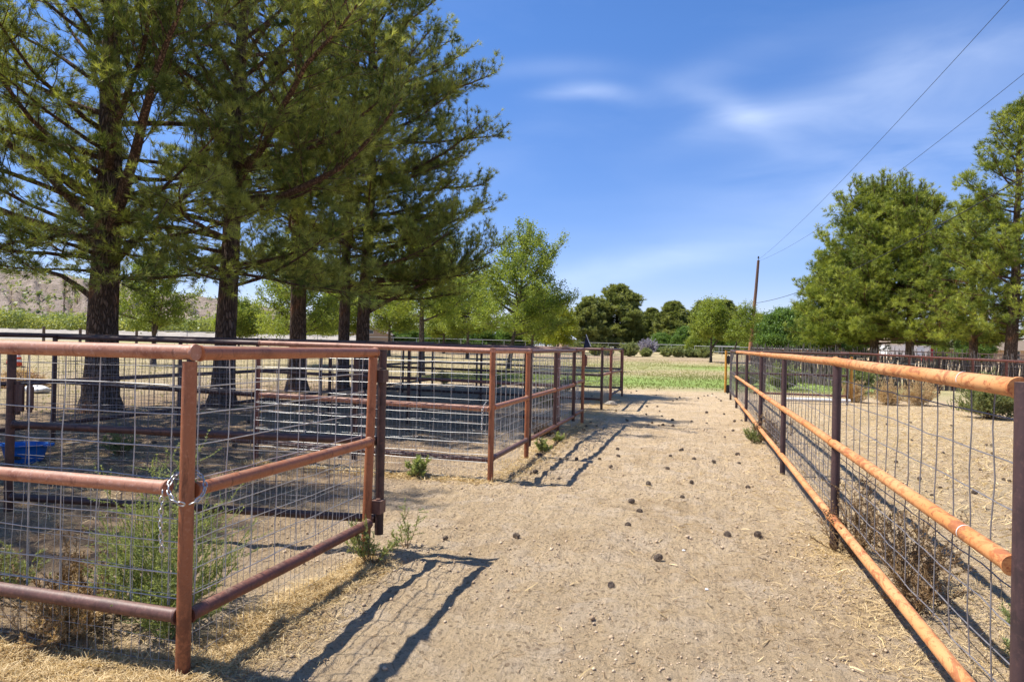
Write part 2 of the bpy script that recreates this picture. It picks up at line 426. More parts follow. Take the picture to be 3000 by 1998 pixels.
# ------------------------------------------------------------------ ground
def ground_material():
    m, t, b = mat_new('sandy_ground')
    g = geo_pos(t)
    sep = t.n('ShaderNodeSeparateXYZ'); t.l(g, sep.inputs[0]); X, Y = sep.outputs[0], sep.outputs[1]
    nA = t.noise(g, 0.9, 5, 0.6, 0.3); nB = t.noise(g, 7, 6, 0.65, 0.2); nC = t.noise(g, 38, 6, 0.85); nD = t.noise(g, 0.16, 5, 0.6, 0.4)
    nE = t.noise(g, 2.6, 5, 0.62, 0.5)
    sand = t.mix(t.ramp(nA, 0.34, 0.66), (0.61, 0.44, 0.255), (0.76, 0.57, 0.35))
    sand = t.mix(t.math('MULTIPLY', t.ramp(nB, 0.50, 0.68), 0.5), sand, (0.76, 0.60, 0.42))
    sand = t.mix(t.math('MULTIPLY', t.ramp(nE, 0.50, 0.62), 0.6), sand, (0.76, 0.60, 0.42))
    pt_ = t.noise(t.mapping(g, scale=(3.4, 3.4, 3.4), loc=(4, 1, 0)), 1.2, 6, 0.7, 0.9)
    sand = t.mix(t.math('MULTIPLY', t.ramp(pt_, 0.54, 0.63), 0.38), sand, (0.36, 0.25, 0.155))
    # grit: dark and pale grains
    sand = t.mix(t.math('MULTIPLY', t.ramp(nC, 0.52, 0.60), 0.7), sand, (0.19, 0.13, 0.08))
    vo = t.n('ShaderNodeTexVoronoi'); vo.inputs['Scale'].default_value = 24; t.l(g, vo.inputs['Vector'])
    vsep = t.n('ShaderNodeSeparateColor'); t.l(vo.outputs['Color'], vsep.inputs[0])
    peb = t.math('MULTIPLY', t.math('LESS_THAN', vo.outputs['Distance'], 0.30), t.math('GREATER_THAN', vsep.outputs[0], 0.80))
    sand = t.mix(t.math('MULTIPLY', peb, 0.55), sand, (0.19, 0.125, 0.075))
    # under the pines: brown needle litter, strengthened to paint in the pen floor's shade
    litter_shade = t.math('MULTIPLY', t.ramp(X, -2.3, -3.6), t.ramp(t.math('ADD', Y, t.math('MULTIPLY', nA, 2)), 23.5, 20))
    litter_shade = t.math('MULTIPLY', litter_shade, t.ramp(X, -19, -14))
    sand = t.mix(t.math('MULTIPLY', litter_shade, t.math('ADD', t.math('MULTIPLY', t.ramp(nE, 0.4, 0.6), 0.45), 0.42)), sand, (0.24, 0.155, 0.095))
    # far field: dry lawn with greener bands
    dry = t.mix(t.ramp(t.noise(g, 1.8, 5, 0.65), 0.35, 0.7), (0.40, 0.31, 0.16), (0.56, 0.455, 0.265))
    band = t.noise(t.mapping(g, scale=(0.07, 0.16, 1)), 1.0, 5, 0.62, 0.6)
    gr = t.mix(nB, (0.21, 0.31, 0.07), (0.38, 0.45, 0.14))
    def hump(c, w, amp):
        return t.math('MULTIPLY', t.math('EXPONENT', t.math('MULTIPLY', t.math('POWER', t.math('ABSOLUTE', t.math('DIVIDE', t.math('SUBTRACT', Y, c), w)), 2.0), -1.0)), amp)
    gmask = t.math('ADD', hump(31, 7.5, 0.55), hump(52, 7, 0.36))
    gmask = t.math('MULTIPLY', gmask, t.ramp(X, -13, -6))
    gmask = t.math('ADD', gmask, hump(85, 14, 0.15))
    gf = t.ramp(t.math('ADD', band, gmask), 0.62, 0.95)
    field = t.mix(gf, dry, gr)
    brown = t.math('MULTIPLY', hump(72, 10, 1.0), t.ramp(nD, 0.35, 0.55))
    field = t.mix(t.math('MULTIPLY', brown, 0.85), field, (0.36, 0.245, 0.165))
    fmask = t.ramp(t.math('ADD', Y, t.math('MULTIPLY', nA, 3.0)), 24.0, 27.0)
    fmask = t.math('MULTIPLY', fmask, t.ramp(t.math('ADD', X, t.math('MULTIPLY', Y, -0.11)), 8.0, 3.0))
    # left of the pens: pale dirt with thin dry grass
    left = t.mix(t.ramp(nD, 0.35, 0.65), (0.50, 0.385, 0.25), (0.46, 0.36, 0.20))
    lm = t.ramp(t.math('ADD', X, t.math('MULTIPLY', nA, 2)), -11, -14)
    c = t.mix(lm, sand, left)
    lawnl = t.math('MULTIPLY', t.ramp(Y, 19, 27), t.ramp(X, -34, -22))
    fm2 = t.math('MAXIMUM', fmask, t.math('MULTIPLY', lm, lawnl))
    c = t.mix(fm2, c, field)
    # the pen on the right, thin straw tint
    pm = t.math('MULTIPLY', t.ramp(X, 1.3, 2.2), t.ramp(nE, 0.47, 0.62))
    c = t.mix(t.math('MULTIPLY', t.math('MULTIPLY', pm, t.math('SUBTRACT', 1.0, fmask)), 0.45), c, (0.52, 0.39, 0.19))
    t.l(c, b.inputs['Base Color']); b.inputs['Roughness'].default_value = 0.97; b.inputs['Specular IOR Level'].default_value = 0.1
    h = t.math('ADD', t.math('MULTIPLY', nC, 0.75), t.math('MULTIPLY', t.noise(g, 20, 6, 0.72), 1.0))
    h = t.math('ADD', h, t.math('MULTIPLY', nB, 1.2))
    h = t.math('ADD', h, t.math('MULTIPLY', t.noise(t.mapping(g, scale=(11, 0.9, 1)), 1.0, 4, 0.6, 0.3), 0.9))
    h = t.math('ADD', h, t.math('MULTIPLY', peb, 0.15))
    bump(t, b, h, 1.0, 0.055)
    return m
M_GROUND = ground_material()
def axis(lo, hi, fine, far_lo, far_hi, grow=1.12, maxs=60):
    c = list(np.arange(lo, hi+1e-6, fine))
    s = fine; a = lo; left = []
    while a > far_lo:
        s = min(s*grow, maxs); a -= s; left.append(a)
    s = fine; a = hi; right = []
    while a < far_hi:
        s = min(s*grow, maxs); a += s; right.append(a)
    return np.array(left[::-1] + c + right)
gx = axis(-4.2, 3.2, 0.03, -2200, 2200, 1.06); gy = axis(1.2, 9.0, 0.03, -300, 2600, 1.05)
GX, GY = np.meshgrid(gx, gy)
GZ = gz_full(GX.ravel(), GY.ravel())
nx, ny = len(gx), len(gy)
idx = np.arange(nx*ny).reshape(ny, nx)
F = np.stack([idx[:-1, :-1].ravel(), idx[:-1, 1:].ravel(), idx[1:, 1:].ravel(), idx[1:, :-1].ravel()], 1)
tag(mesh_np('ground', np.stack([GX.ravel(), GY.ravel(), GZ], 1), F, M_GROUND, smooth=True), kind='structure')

# ------------------------------------------------------------------ foliage toolkit
def unit(v):
    return v/np.maximum(np.linalg.norm(v, axis=-1, keepdims=True), 1e-9)
def frames(d):
    up = np.zeros_like(d); up[:, 2] = 1
    near = np.abs(d[:, 2]) > 0.95; up[near] = (1, 0, 0)
    u = unit(np.cross(up, d)); v = np.cross(d, u); return u, v
def tufts_mesh(rg, pos, d, size, tint, K=12, width=0.09, spread=(0.25, 1.2)):
    """needle bunches: K thin triangles fanned round direction d"""
    N = len(pos); u, v = frames(unit(d)); d = unit(d)
    a = rg.uniform(0, 2*math.pi, (N, K)); th_ = rg.uniform(*spread, (N, K)); L = size[:, None]*rg.uniform(0.7, 1.15, (N, K))
    dr = (np.cos(th_)[..., None]*d[:, None] + np.sin(th_)[..., None]*(np.cos(a)[..., None]*u[:, None] + np.sin(a)[..., None]*v[:, None]))
    tip = pos[:, None] + dr*L[..., None]
    side = unit(np.cross(dr, rg.normal(size=(N, K, 3))))*(size[:, None, None]*width*0.5)
    base = pos[:, None] + d[:, None]*(rg.uniform(-0.25, 0.25, (N, K, 1))*size[:, None, None])
    V = np.stack([base-side, base+side, tip], 2).reshape(-1, 3)
    F = np.arange(len(V)).reshape(-1, 3)
    T = np.clip(np.repeat(tint, K) + rg.uniform(-0.12, 0.12, N*K), 0, 1)
    return V, F, T
def leaves_mesh(rg, pos, d, size, tint, K=6, spread=1.0, aspect=0.5):
    N = len(pos); P = pos[:, None] + rg.normal(size=(N, K, 3))*(size[:, None, None]*spread)
    P = P.reshape(-1, 3); n = unit(rg.normal(size=(N*K, 3)) + np.array([0, 0, 0.6])); S = np.repeat(size, K)*rg.uniform(0.6, 1.15, N*K)
    u, v = frames(n); a = rg.uniform(0, 2*math.pi, N*K)
    e = (np.cos(a)[:, None]*u + np.sin(a)[:, None]*v); f = np.cross(n, e)
    S = S[:, None]
    V = np.stack([P-e*S*0.6, P+f*S*aspect*0.5, P+e*S*0.6, P-f*S*aspect*0.5], 1).reshape(-1, 3)
    F = np.arange(len(V)).reshape(-1, 4)
    T = np.clip(np.repeat(tint, K) + rg.uniform(-0.2, 0.2, N*K), 0, 1)
    return V, F, T
def tubes_np(segs, n=4):
    """segs: list of (pts ndarray, radii ndarray) -> V, F quads"""
    Vs, Fs = [], []; o = 0
    for pts, rad in segs:
        t = np.gradient(pts, axis=0); t = unit(t); u, v = frames(t)
        a = np.arange(n)*2*math.pi/n
        ring = pts[:, None] + (np.cos(a)[None, :, None]*u[:, None] + np.sin(a)[None, :, None]*v[:, None])*rad[:, None, None]
        m = len(pts); Vs.append(ring.reshape(-1, 3))
        i = np.arange(m-1)[:, None]*n; k = np.arange(n)[None]; k2 = (k+1) % n
        Fs.append((np.stack([i+k, i+k2, i+n+k2, i+n+k], -1).reshape(-1, 4))+o); o += m*n
    return np.concatenate(Vs), np.concatenate(Fs)
def curve_branch(rg, p0, az, el, L, m, up=0.35, wob=0.09):
    """points of a limb: starts at p0 going (az, el) and bends upward towards its tip"""
    s = np.linspace(0, 1, m); e = el + up*(s**1.5); a = az + np.cumsum(rg.normal(0, wob, m)); e = e + np.cumsum(rg.normal(0, wob*0.7, m))
    st = np.stack([np.cos(a)*np.cos(e), np.sin(a)*np.cos(e), np.sin(e)], 1)*(L/(m-1))
    pts = np.vstack([p0, p0+np.cumsum(st[:-1], 0)]); return pts
def make_tree(name, loc, H, z0, prof, nb, seed, kind='pine', trunk_r=0.22, lean=(0, 0), tuft=0.15, dens=1.0, K=12, mats=None, extra=(), el=(0.05, 0.7),
              label='', cat='tree', group=None, fork=None, width=0.09, limb_r=1.0, sub_step=0.32, inner=0.22, cones=0, tw=3, top_open=1.0, minr=0.005, flare=0.7, fill=0, fr=0.4, fn=16, fin=0.45):
    rg = np.random.default_rng(seed)
    root = empty(name, loc, label, cat, group)
    tr_mat, lb_mat, lf_mat = mats
    # trunk
    m = 14; s = np.linspace(0, 1, m)
    wob = np.cumsum(rg.normal(0, 0.010*H*0.35, (m, 2)), 0); wob -= wob[0]
    tp = np.stack([lean[0]*s + wob[:, 0]*s, lean[1]*s + wob[:, 1]*s, s*H*0.97-0.12], 1)
    fine = np.linspace(0, 1, 60)
    tpf = np.stack([np.interp(fine, s, tp[:, k]) for k in range(3)], 1)
    fl = np.interp(tpf[:, 2], [-0.2, 0.0, 0.25, 0.7, 1.5], [1+flare*1.1, 1+flare*0.8, 1+flare*0.28, 1.05, 1.0])
    rf = trunk_r*fl*np.clip(1-0.93*(np.clip(fine-0.08, 0, 1))**1.05, 0.05, 1)
    nseg = 22
    a = np.arange(nseg)*2*math.pi/nseg
    lump = 1+0.07*np.sin(3*a+rg.uniform(0, 6))[None]+0.05*np.sin(5*a+rg.uniform(0, 6))[None] + rg.normal(0, 0.018, (60, nseg))
    ring = tpf[:, None] + np.stack([np.cos(a), np.sin(a), 0*a], 1)[None]*(rf[:, None]*lump)[..., None]
    i = np.arange(59)[:, None]*nseg; k = np.arange(nseg)[None]; k2 = (k+1) % nseg
    mesh_np('trunk', ring.reshape(-1, 3), np.stack([i+k, i+k2, i+nseg+k2, i+nseg+k], -1).reshape(-1, 4), tr_mat, root, smooth=True)
    limbs = []; thin = []; tp_pos = []; tp_dir = []; tp_tint = []
    spec = []
    for b_ in range(nb):
        q = (b_+rg.uniform(0, 0.8))/nb; z = z0 + (H-z0)*(q**0.95)*0.97
        az = b_*2.399963 + rg.normal(0, 0.35)
        L = np.interp(z, prof[0], prof[1])*rg.uniform(0.72, 1.08)
        e = np.interp(q, [0, 1], el) + rg.normal(0, 0.10)
        spec.append((z, az, L, e, 0.35, 1.0))
    spec += list(extra)
    for (z, az, L, e, up, fat) in spec:
        p0 = np.array([np.interp(z, tpf[:, 2], tpf[:, 0]), np.interp(z, tpf[:, 2], tpf[:, 1]), z])
        mm = max(6, int(L*3)); pts = curve_branch(rg, p0, az, e, L, mm, up)
        r0 = np.clip(0.014*L+0.012, 0.012, trunk_r*0.55)*fat*limb_r
        sr = np.linspace(0, 1, mm); limbs.append((pts, r0*(1-0.85*sr)+minr))
        if fat < 0: continue
        bare = inner + 0.10*rg.random()
        nsub = max(3, int(L*(1-bare)/sub_step))
        for j in range(nsub):
            q = bare + (1-bare)*(j+rg.random()*0.7)/nsub
            f = q*(mm-1); i0 = min(int(f), mm-2); p = pts[i0]*(1-(f-i0)) + pts[i0+1]*(f-i0); dd = unit((pts[i0+1]-pts[i0])[None])[0]
            a0 = math.atan2(dd[1], dd[0]); e0 = math.asin(np.clip(dd[2], -1, 1))
            for side in ((1, -1) if rg.random() < 0.75*dens+0.25 else (rg.choice([-1, 1]),)):
                ls = L*0.34*(1-0.55*q)*rg.uniform(0.6, 1.25)+0.12
                sp = curve_branch(rg, p, a0+side*rg.uniform(0.5, 1.15), e0+rg.normal(0.08, 0.22), ls, 5, 0.45, 0.12)
                thin.append((sp, np.linspace(max(0.006, 0.011*ls*limb_r+minr*0.6), minr*0.6, 5)))
                if ls > 0.55:
                    nt_ = int(ls/0.30*dens*0.9)+1
                    for q2 in rg.uniform(0.25, 0.95, nt_):
                        f2 = q2*4; i2 = min(int(f2), 3); p2 = sp[i2]*(1-(f2-i2)) + sp[i2+1]*(f2-i2)
                        l2 = ls*0.38*rg.uniform(0.6, 1.2)
                        d2 = unit((sp[i2+1]-sp[i2])[None])[0]; a2 = math.atan2(d2[1], d2[0])+rg.choice([-1, 1])*rg.uniform(0.4, 1.1); e2 = math.asin(np.clip(d2[2], -1, 1))+rg.normal(0.2, 0.3)
                        tq = curve_branch(rg, p2, a2, e2, l2, 3, 0.4, 0.1); thin.append((tq, np.array([0.006, 0.004, 0.003])*max(1, minr/0.005)))
                        nn = max(1, int(l2/(tuft*0.8)*dens))
                        for q3 in np.linspace(0.35, 1.0, nn):
                            tp_pos.append(tq[0]+(tq[2]-tq[0])*q3); tp_dir.append(tq[2]-tq[0]); tp_tint.append(q3)
                nn = max(2, int(ls*(0.75)/(tuft*0.62)*dens))
                for q3 in np.linspace(0.3, 1.0, nn):
                    f3 = q3*4; i3 = min(int(f3), 3)
                    tp_pos.append(sp[i3]*(1-(f3-i3))+sp[i3+1]*(f3-i3)); tp_dir.append(sp[min(i3+1, 4)]-sp[max(i3-1, 0)]); tp_tint.append(q3)
        for q3 in np.linspace(0.6, 1.0, max(2, int(L*0.4/(tuft*0.6)*dens))):
            f3 = q3*(mm-1); i3 = min(int(f3), mm-2)
            tp_pos.append(pts[i3]*(1-(f3-i3))+pts[i3+1]*(f3-i3)); tp_dir.append(pts[i3+1]-pts[i3]); tp_tint.append(1.0)
    P = np.array(tp_pos); Dd = np.array(tp_dir) + np.array([0, 0, 0.04]); tt = np.array(tp_tint)
    P = P + rg.normal(0, tuft*0.18, P.shape)
    if fill:
        zc = z0 + (H-z0)*rg.random(fill)**1.15; Rc = np.interp(zc, prof[0], prof[1])
        ac = rg.uniform(0, 2*math.pi, fill); lob = 0.76+0.34*np.sin(3*ac+zc*1.3+seed)*np.cos(zc*1.7+ac+seed) ; fc = fin+(1-fin)*rg.random(fill)**0.6
        cx_ = np.interp(zc, tpf[:, 2], tpf[:, 0])+np.cos(ac)*Rc*fc*lob; cy_ = np.interp(zc, tpf[:, 2], tpf[:, 1])+np.sin(ac)*Rc*fc*lob
        C_ = np.stack([cx_, cy_, zc+0.12*Rc*fc], 1)
        dirs = unit(rg.normal(size=(fill, fn, 3))); outw = unit(np.stack([np.cos(ac), np.sin(ac), 0*ac+0.5], 1))
        rc = fr*rg.uniform(0.55, 1.25, fill)
        offs = dirs*(rc[:, None, None]*rg.uniform(0.45, 1.0, (fill, fn, 1))); offs[..., 2] *= 0.62
        P2 = (C_[:, None]+offs).reshape(-1, 3); D2 = (dirs*0.8+outw[:, None]*0.6+np.array([0, 0, 0.25])).reshape(-1, 3)
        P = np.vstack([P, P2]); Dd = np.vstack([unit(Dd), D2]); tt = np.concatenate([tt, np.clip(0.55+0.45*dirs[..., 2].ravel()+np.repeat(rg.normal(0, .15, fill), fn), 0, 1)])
        ref = np.array(tp_pos)[::max(1, len(tp_pos)//2500)]
        for c_, f_, a_ in zip(C_, fc, ac):      # a twig carries each clump
            b0 = ref[np.argmin(((ref-c_)**2).sum(1)+0.5*np.clip(ref[:, 2]-c_[2], 0, 9))]; mid_ = (b0+c_)/2+np.array([0, 0, -.05]); thin.append((np.array([b0, mid_, c_]), np.array([.012, .009, .004])*max(1, minr/.008)))
    V, F_ = tubes_np(limbs, 6); V2, F2 = tubes_np(thin, tw)
    if F2.shape[1] != 4: pass
    mesh_np('limbs', np.vstack([V, V2]), np.vstack([F_, F2+len(V)]), lb_mat, root, smooth=True)
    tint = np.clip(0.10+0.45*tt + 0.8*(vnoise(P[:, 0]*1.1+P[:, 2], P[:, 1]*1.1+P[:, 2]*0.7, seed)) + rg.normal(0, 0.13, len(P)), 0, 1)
    size = tuft*rg.uniform(0.75, 1.2, len(P))
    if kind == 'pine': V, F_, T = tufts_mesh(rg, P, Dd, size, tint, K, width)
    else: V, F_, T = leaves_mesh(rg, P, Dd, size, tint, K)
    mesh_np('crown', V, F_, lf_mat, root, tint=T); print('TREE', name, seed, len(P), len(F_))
    if cones:
        sel = rg.choice(len(P), cones, replace=False)
        for c_ in sel:
            o = bpy.data.objects.new('pine_cone', TREE_CONE.data); COL.objects.link(o); o.parent = root
            o.location = P[c_]+np.array([0, 0, -0.06]); o.rotation_euler = rg.uniform(0, 6, 3); o.scale = [rg.uniform(0.8, 1.3)]*3
    return root, len(P)
def copy_tree(o, parent=None):
    c = o.copy(); COL.objects.link(c); c.parent = parent
    for ch in o.children: copy_tree(ch, c)
    return c

def cone_mesh(name, mat, rows=8, per=9, L=0.085, Rr=0.032, link=False):
    """open pine cone: spiral of thick little scales round a core"""
    mb = MB(); core = [(0, 0, L*q) for q in (0, .25, .6, .9, 1)]
    mb.tube(core, [Rr*.35, Rr*.55, Rr*.5, Rr*.3, Rr*.08], 8)
    n = rows*per
    for i in range(n):
        q = i/n; a = i*2.39996; z = L*(0.03+0.95*q); rr = Rr*math.sin(math.pi*(0.18+0.78*q))**0.7
        el_ = -0.25+1.3*q; w = Rr*0.30*(1-0.4*q); d = Vector((math.cos(a)*math.cos(el_), math.sin(a)*math.cos(el_), math.sin(el_)))
        u = Vector((-math.sin(a), math.cos(a), 0)); p0 = Vector((0, 0, z))+d*rr*0.3; p1 = Vector((0, 0, z))+d*rr*1.05; nn = d.cross(u)*Rr*0.09
        mb.add([p0-u*w*.5, p0+u*w*.5, p1+u*w-nn, p1-u*w-nn, p1+u*w*.8+nn, p1-u*w*.8+nn], [(0, 1, 2, 3), (3, 2, 4, 5), (0, 5, 4, 1), (1, 4, 2), (0, 3, 5)])
    ob = mb.build(name, mat)
    if not link: COL.objects.unlink(ob)
    return ob
TREE_CONE = cone_mesh('pine_cone', M_TREECONE, 4, 6, 0.10, 0.042)

PINE = (M_BARK, M_LIMB, M_NEEDLE)
# ------------------------------------------------------------------ the row of big pines left of the pens
pr4 = ([2.0, 4, 6, 9, 10.5, 12, 14.2], [3.0, 3.7, 3.8, 3.6, 3.1, 2.2, 0.4])
pr1 = ([1.8, 3.5, 6, 9, 12, 13.5], [3.0, 3.9, 4.3, 3.8, 2.2, 0.4])
lim_r = R_(15)   # azimuth pointing to the right in the picture
def gloc(x, y): return (x, y, gh(x, y))
make_tree('pine_tree', gloc(-11.15, 10.6), 13.0, 2.5, pr1, 58, 101, trunk_r=0.275, mats=PINE, tuft=0.165, K=24, width=0.055, fill=260, fr=.30, fn=20, limb_r=.75, dens=.95, el=(.12, 1.0), cones=18, inner=0.3,
          extra=((2.75, lim_r+0.1, 3.2, 0.75, 0.0, 1.8), (3.3, lim_r-0.5, 5.4, 0.85, -0.1, 1.9), (3.5, lim_r+2.9, 4.6, 0.62, 0.1, 1.8), (3.2, lim_r+3.3, 5.0, 0.30, 0.5, 1.6), (4.0, lim_r-2.2, 4.5, 0.5, 0.2, 1.5),
                 (4.6, lim_r-1.0, 4.4, 0.55, 0.2, 1.5), (2.9, lim_r-1.4, 3.4, 0.0, 0.1, 1.0), (3.4, lim_r+2.3, 4.2, 0.15, 0.35, 1.3), (2.6, lim_r-.9, 2.8, -.05, .1, .9), (2.7, lim_r-1.9, 2.4, 0, 0, .8), (3.4, lim_r-1.5, 3.6, -.1, .2, .9)),
          label='leftmost and thickest pine trunk behind the pens, bark scarred orange where it forks', group='tall pines in a row behind the pens')
make_tree('pine_tree', gloc(-9.85, 12.5), 13.5, 2.4, pr1, 58, 102, trunk_r=0.215, mats=PINE, tuft=0.165, K=24, width=0.055, fill=260, fr=.30, fn=20, limb_r=.75, dens=.95, el=(.12, 1.0), cones=18, inner=0.3, lean=(0.2, 0.3),
          extra=((4.4, lim_r-0.25, 4.8, 0.12, 0.3, 1.6), (3.6, lim_r+3.3, 3.8, 0.25, 0.2, 1.3), (5.2, lim_r-0.6, 5.2, 0.2, 0.3, 1.5), (2.7, lim_r-1.3, 2.6, -.05, .1, .9), (2.9, lim_r-.3, 3.2, -.05, .2, .9), (3.2, lim_r-2.0, 3.0, -.1, .2, .9)),
          label='second pine from the left behind the pens, single dark trunk with flared roots', group='tall pines in a row behind the pens')
make_tree('pine_tree', gloc(-10.95, 17.0), 13.5, 2.9, pr1, 56, 103, trunk_r=0.235, mats=PINE, tuft=0.17, K=22, width=0.058, fill=250, fr=.31, fn=20, limb_r=.75, dens=.95, el=(-.15, .8), cones=14, inner=0.3,
          extra=((3.2, lim_r+0.05, 3.8, 0.22, 0.3, 1.5), (4.4, lim_r+0.3, 4.0, 0.1, 0.2, 1.2)),
          label='third pine from the left behind the pens, straight trunk between the second and the twin', group='tall pines in a row behind the pens')
make_tree('pine_tree', gloc(-10.45, 18.75), 13.2, 3.2, pr4, 46, 104, trunk_r=0.17, mats=PINE, tuft=0.17, K=22, width=0.058, fill=140, fr=.28, fn=16, dens=1.0, limb_r=.8, el=(-.15, .8), cones=10, inner=0.3, flare=0.4,
          label='left and thinner trunk of the twin pines at the end of the row', group='tall pines in a row behind the pens')
make_tree('pine_tree', gloc(-9.95, 18.95), 14.2, 2.8, pr4, 62, 105, trunk_r=0.21, mats=PINE, tuft=0.17, K=24, width=0.058, fill=330, fr=.29, fn=20, dens=1.05, limb_r=.8, el=(-.1, .7), cones=16, inner=0.22, lean=(0.1, 0.2), flare=0.4,
          extra=((2.3, lim_r-0.05, 4.5, 0.42, -0.10, 1.1), (2.8, lim_r+0.15, 4.2, 0.12, 0.35, 1.0), (3.3, lim_r-0.35, 4.0, 0.02, 0.55, .9), (4.4, lim_r, 4.1, 0.05, 0.5, 1.0), (5.4, lim_r+0.2, 4.0, 0.1, 0.45, 1.0),
                 (6.4, lim_r-0.15, 4.1, 0.12, 0.45, 1.0), (7.6, lim_r+0.1, 4.0, 0.15, 0.45, 1.0), (8.8, lim_r-0.1, 3.9, 0.25, 0.4, 1.0)),
          label='right trunk of the twin pines, its long limbs reaching out over the far pens', group='tall pines in a row behind the pens')
make_tree('pine_tree', gloc(-12.2, 4.6), 12.5, 2.8, pr1, 46, 106, trunk_r=0.27, mats=PINE, tuft=0.165, K=22, width=0.055, fill=130, fr=.28, fn=16, dens=1.0, limb_r=.8, el=(-.15, .8), cones=8, inner=0.25,
          label='pine just outside the left edge of the view, only its outer boughs showing', group='tall pines in a row behind the pens')

# a dead stub on the first pine, with a chain hanging from it
st = MB(); st.tube([(-11.3, 10.6, 2.15), (-11.65, 10.5, 2.42), (-11.95, 10.42, 2.62), (-12.25, 10.33, 2.70), (-12.55, 10.27, 2.74)], [0.06, 0.05, 0.042, 0.035, 0.025], 9)
first = [o for o in bpy.data.objects if o.name == 'pine_tree'][0]
sb = st.build('dead_stub', M_BARK, first); sb.matrix_parent_inverse = Matrix.Translation(-first.location)

def link_mesh(name, L=0.034, Wd=0.022, r=0.0034, mat=M_CHAIN, n=14):
    mb = MB(); pts = []
    hw = Wd/2-r; hl = L/2-r-hw
    for k in range(n):
        a = 2*math.pi*k/n; pts.append(Vector((math.cos(a)*hw, 0, math.sin(a)*hw + (hl if math.sin(a) > 0.01 else (-hl if math.sin(a) < -0.01 else 0)))))
    m = 7; V = []
    for k in range(n):
        t = (pts[(k+1) % n]-pts[k-1]).normalized(); y = Vector((0, 1, 0)); u = t.cross(y)
        V += [pts[k]+(u*math.cos(2*math.pi*j/m)+y*math.sin(2*math.pi*j/m))*r for j in range(m)]
    mb.add(V, [(k*m+j, k*m+(j+1) % m, ((k+1) % n)*m+(j+1) % m, ((k+1) % n)*m+j) for k in range(n) for j in range(m)], True)
    ob = mb.build(name, mat); COL.objects.unlink(ob); return ob
LINK = link_mesh('link'); LINK_D = link_mesh('link', mat=M_DARK)
def chain(label, path, link=LINK, scale=1.0, group=None, pitch=0.0265):
    """links laid along a polyline, alternate ones turned a quarter"""
    p = np.array(path, float); seg = np.linalg.norm(np.diff(p, axis=0), axis=1); cum = np.concatenate([[0], np.cumsum(seg)])
    root = empty('chain', tuple(p[0]), label, 'chain', group)
    n = int(cum[-1]/(pitch*scale)); 
    for i in range(n):
        s0, s1 = i*pitch*scale, (i+1)*pitch*scale
        a = Vector([np.interp(s0, cum, p[:, k]) for k in range(3)]); b = Vector([np.interp(s1, cum, p[:, k]) for k in range(3)])
        d = (b-a); q = d.to_track_quat('Z', 'Y')
        o = bpy.data.objects.new('link', link.data); COL.objects.link(o); o.parent = root
        o.location = (a+b)/2 - Vector(p[0]); o.rotation_mode = 'QUATERNION'
        from mathutils import Quaternion
        o.rotation_quaternion = q @ Quaternion((0, 0, 1), (math.pi/2 if i % 2 else 0)+random.uniform(-.3, .3)); o.scale = [scale]*3
    return root

# ------------------------------------------------------------------ pipe fences
PR = 0.0305
def sub_origin(ob, root):
    ob.matrix_parent_inverse = Matrix.Identity(4)
def wires(segs, n=3):
    V, F_ = tubes_np(segs, n); return V, F_
def wire_panel(rg, p0, p1, zs=(1.24, 1.11, .97, .83, .66, .55, .42, .31), top=1.36, bot=0.27, sp=0.2, r=0.0032, fine=None, off=0.0, jit=0.004, xr=1.0):
    """cattle panel between two posts; fine=(z0,z1,spacing,row) adds the small-mesh wire below"""
    p0 = np.array(p0[:2], float); p1 = np.array(p1[:2], float); L = np.linalg.norm(p1-p0); d = (p1-p0)/L; nrm = np.array([-d[1], d[0]])*off
    segs = []
    def P(s, z, j=0.0):
        q = p0 + d*s + nrm + np.array([-d[1], d[0]])*j; return [q[0], q[1], z]
    m = max(3, int(L/0.2)+1)
    for z in zs:
        z_ = z + rg.normal(0, 0.004); ss = np.linspace(0, L, m)
        segs.append((np.array([P(s, z_+rg.normal(0, jit*0.6), rg.normal(0, jit)) for s in ss]), np.full(m, r)))
    k = int(L/sp)
    for i in range(k+1):
        s = min(L-0.01, (i+0.35)*sp); zz = np.linspace(bot, top, 7)
        segs.append((np.array([P(s+rg.normal(0, jit*0.8), z, rg.normal(0, jit*0.6)+r*1.5) for z in zz]), np.full(7, r)))
    if fine:
        z0, z1, fs, fr = fine; rr = 0.00145*xr; o2 = 0.012
        for i in range(int(L/fs)):
            s = (i+0.5)*fs; zz = np.linspace(z0, z1, 6)
            segs.append((np.array([P(s+rg.normal(0, jit*0.8), z, o2+rg.normal(0, jit)) for z in zz]), np.full(6, rr)))
        z = z0+0.02
        while z < z1:
            ss = np.linspace(0, L, m); zj = rg.normal(0, 0.004)
            w1, w2 = rg.uniform(0, 6), rg.uniform(3, 7)
            segs.append((np.array([P(s, z+zj+0.008*math.sin(w1+s*w2)+rg.normal(0, jit), o2+rg.normal(0, jit)) for s in ss]), np.full(m, rr)))
            z += fr
    return segs
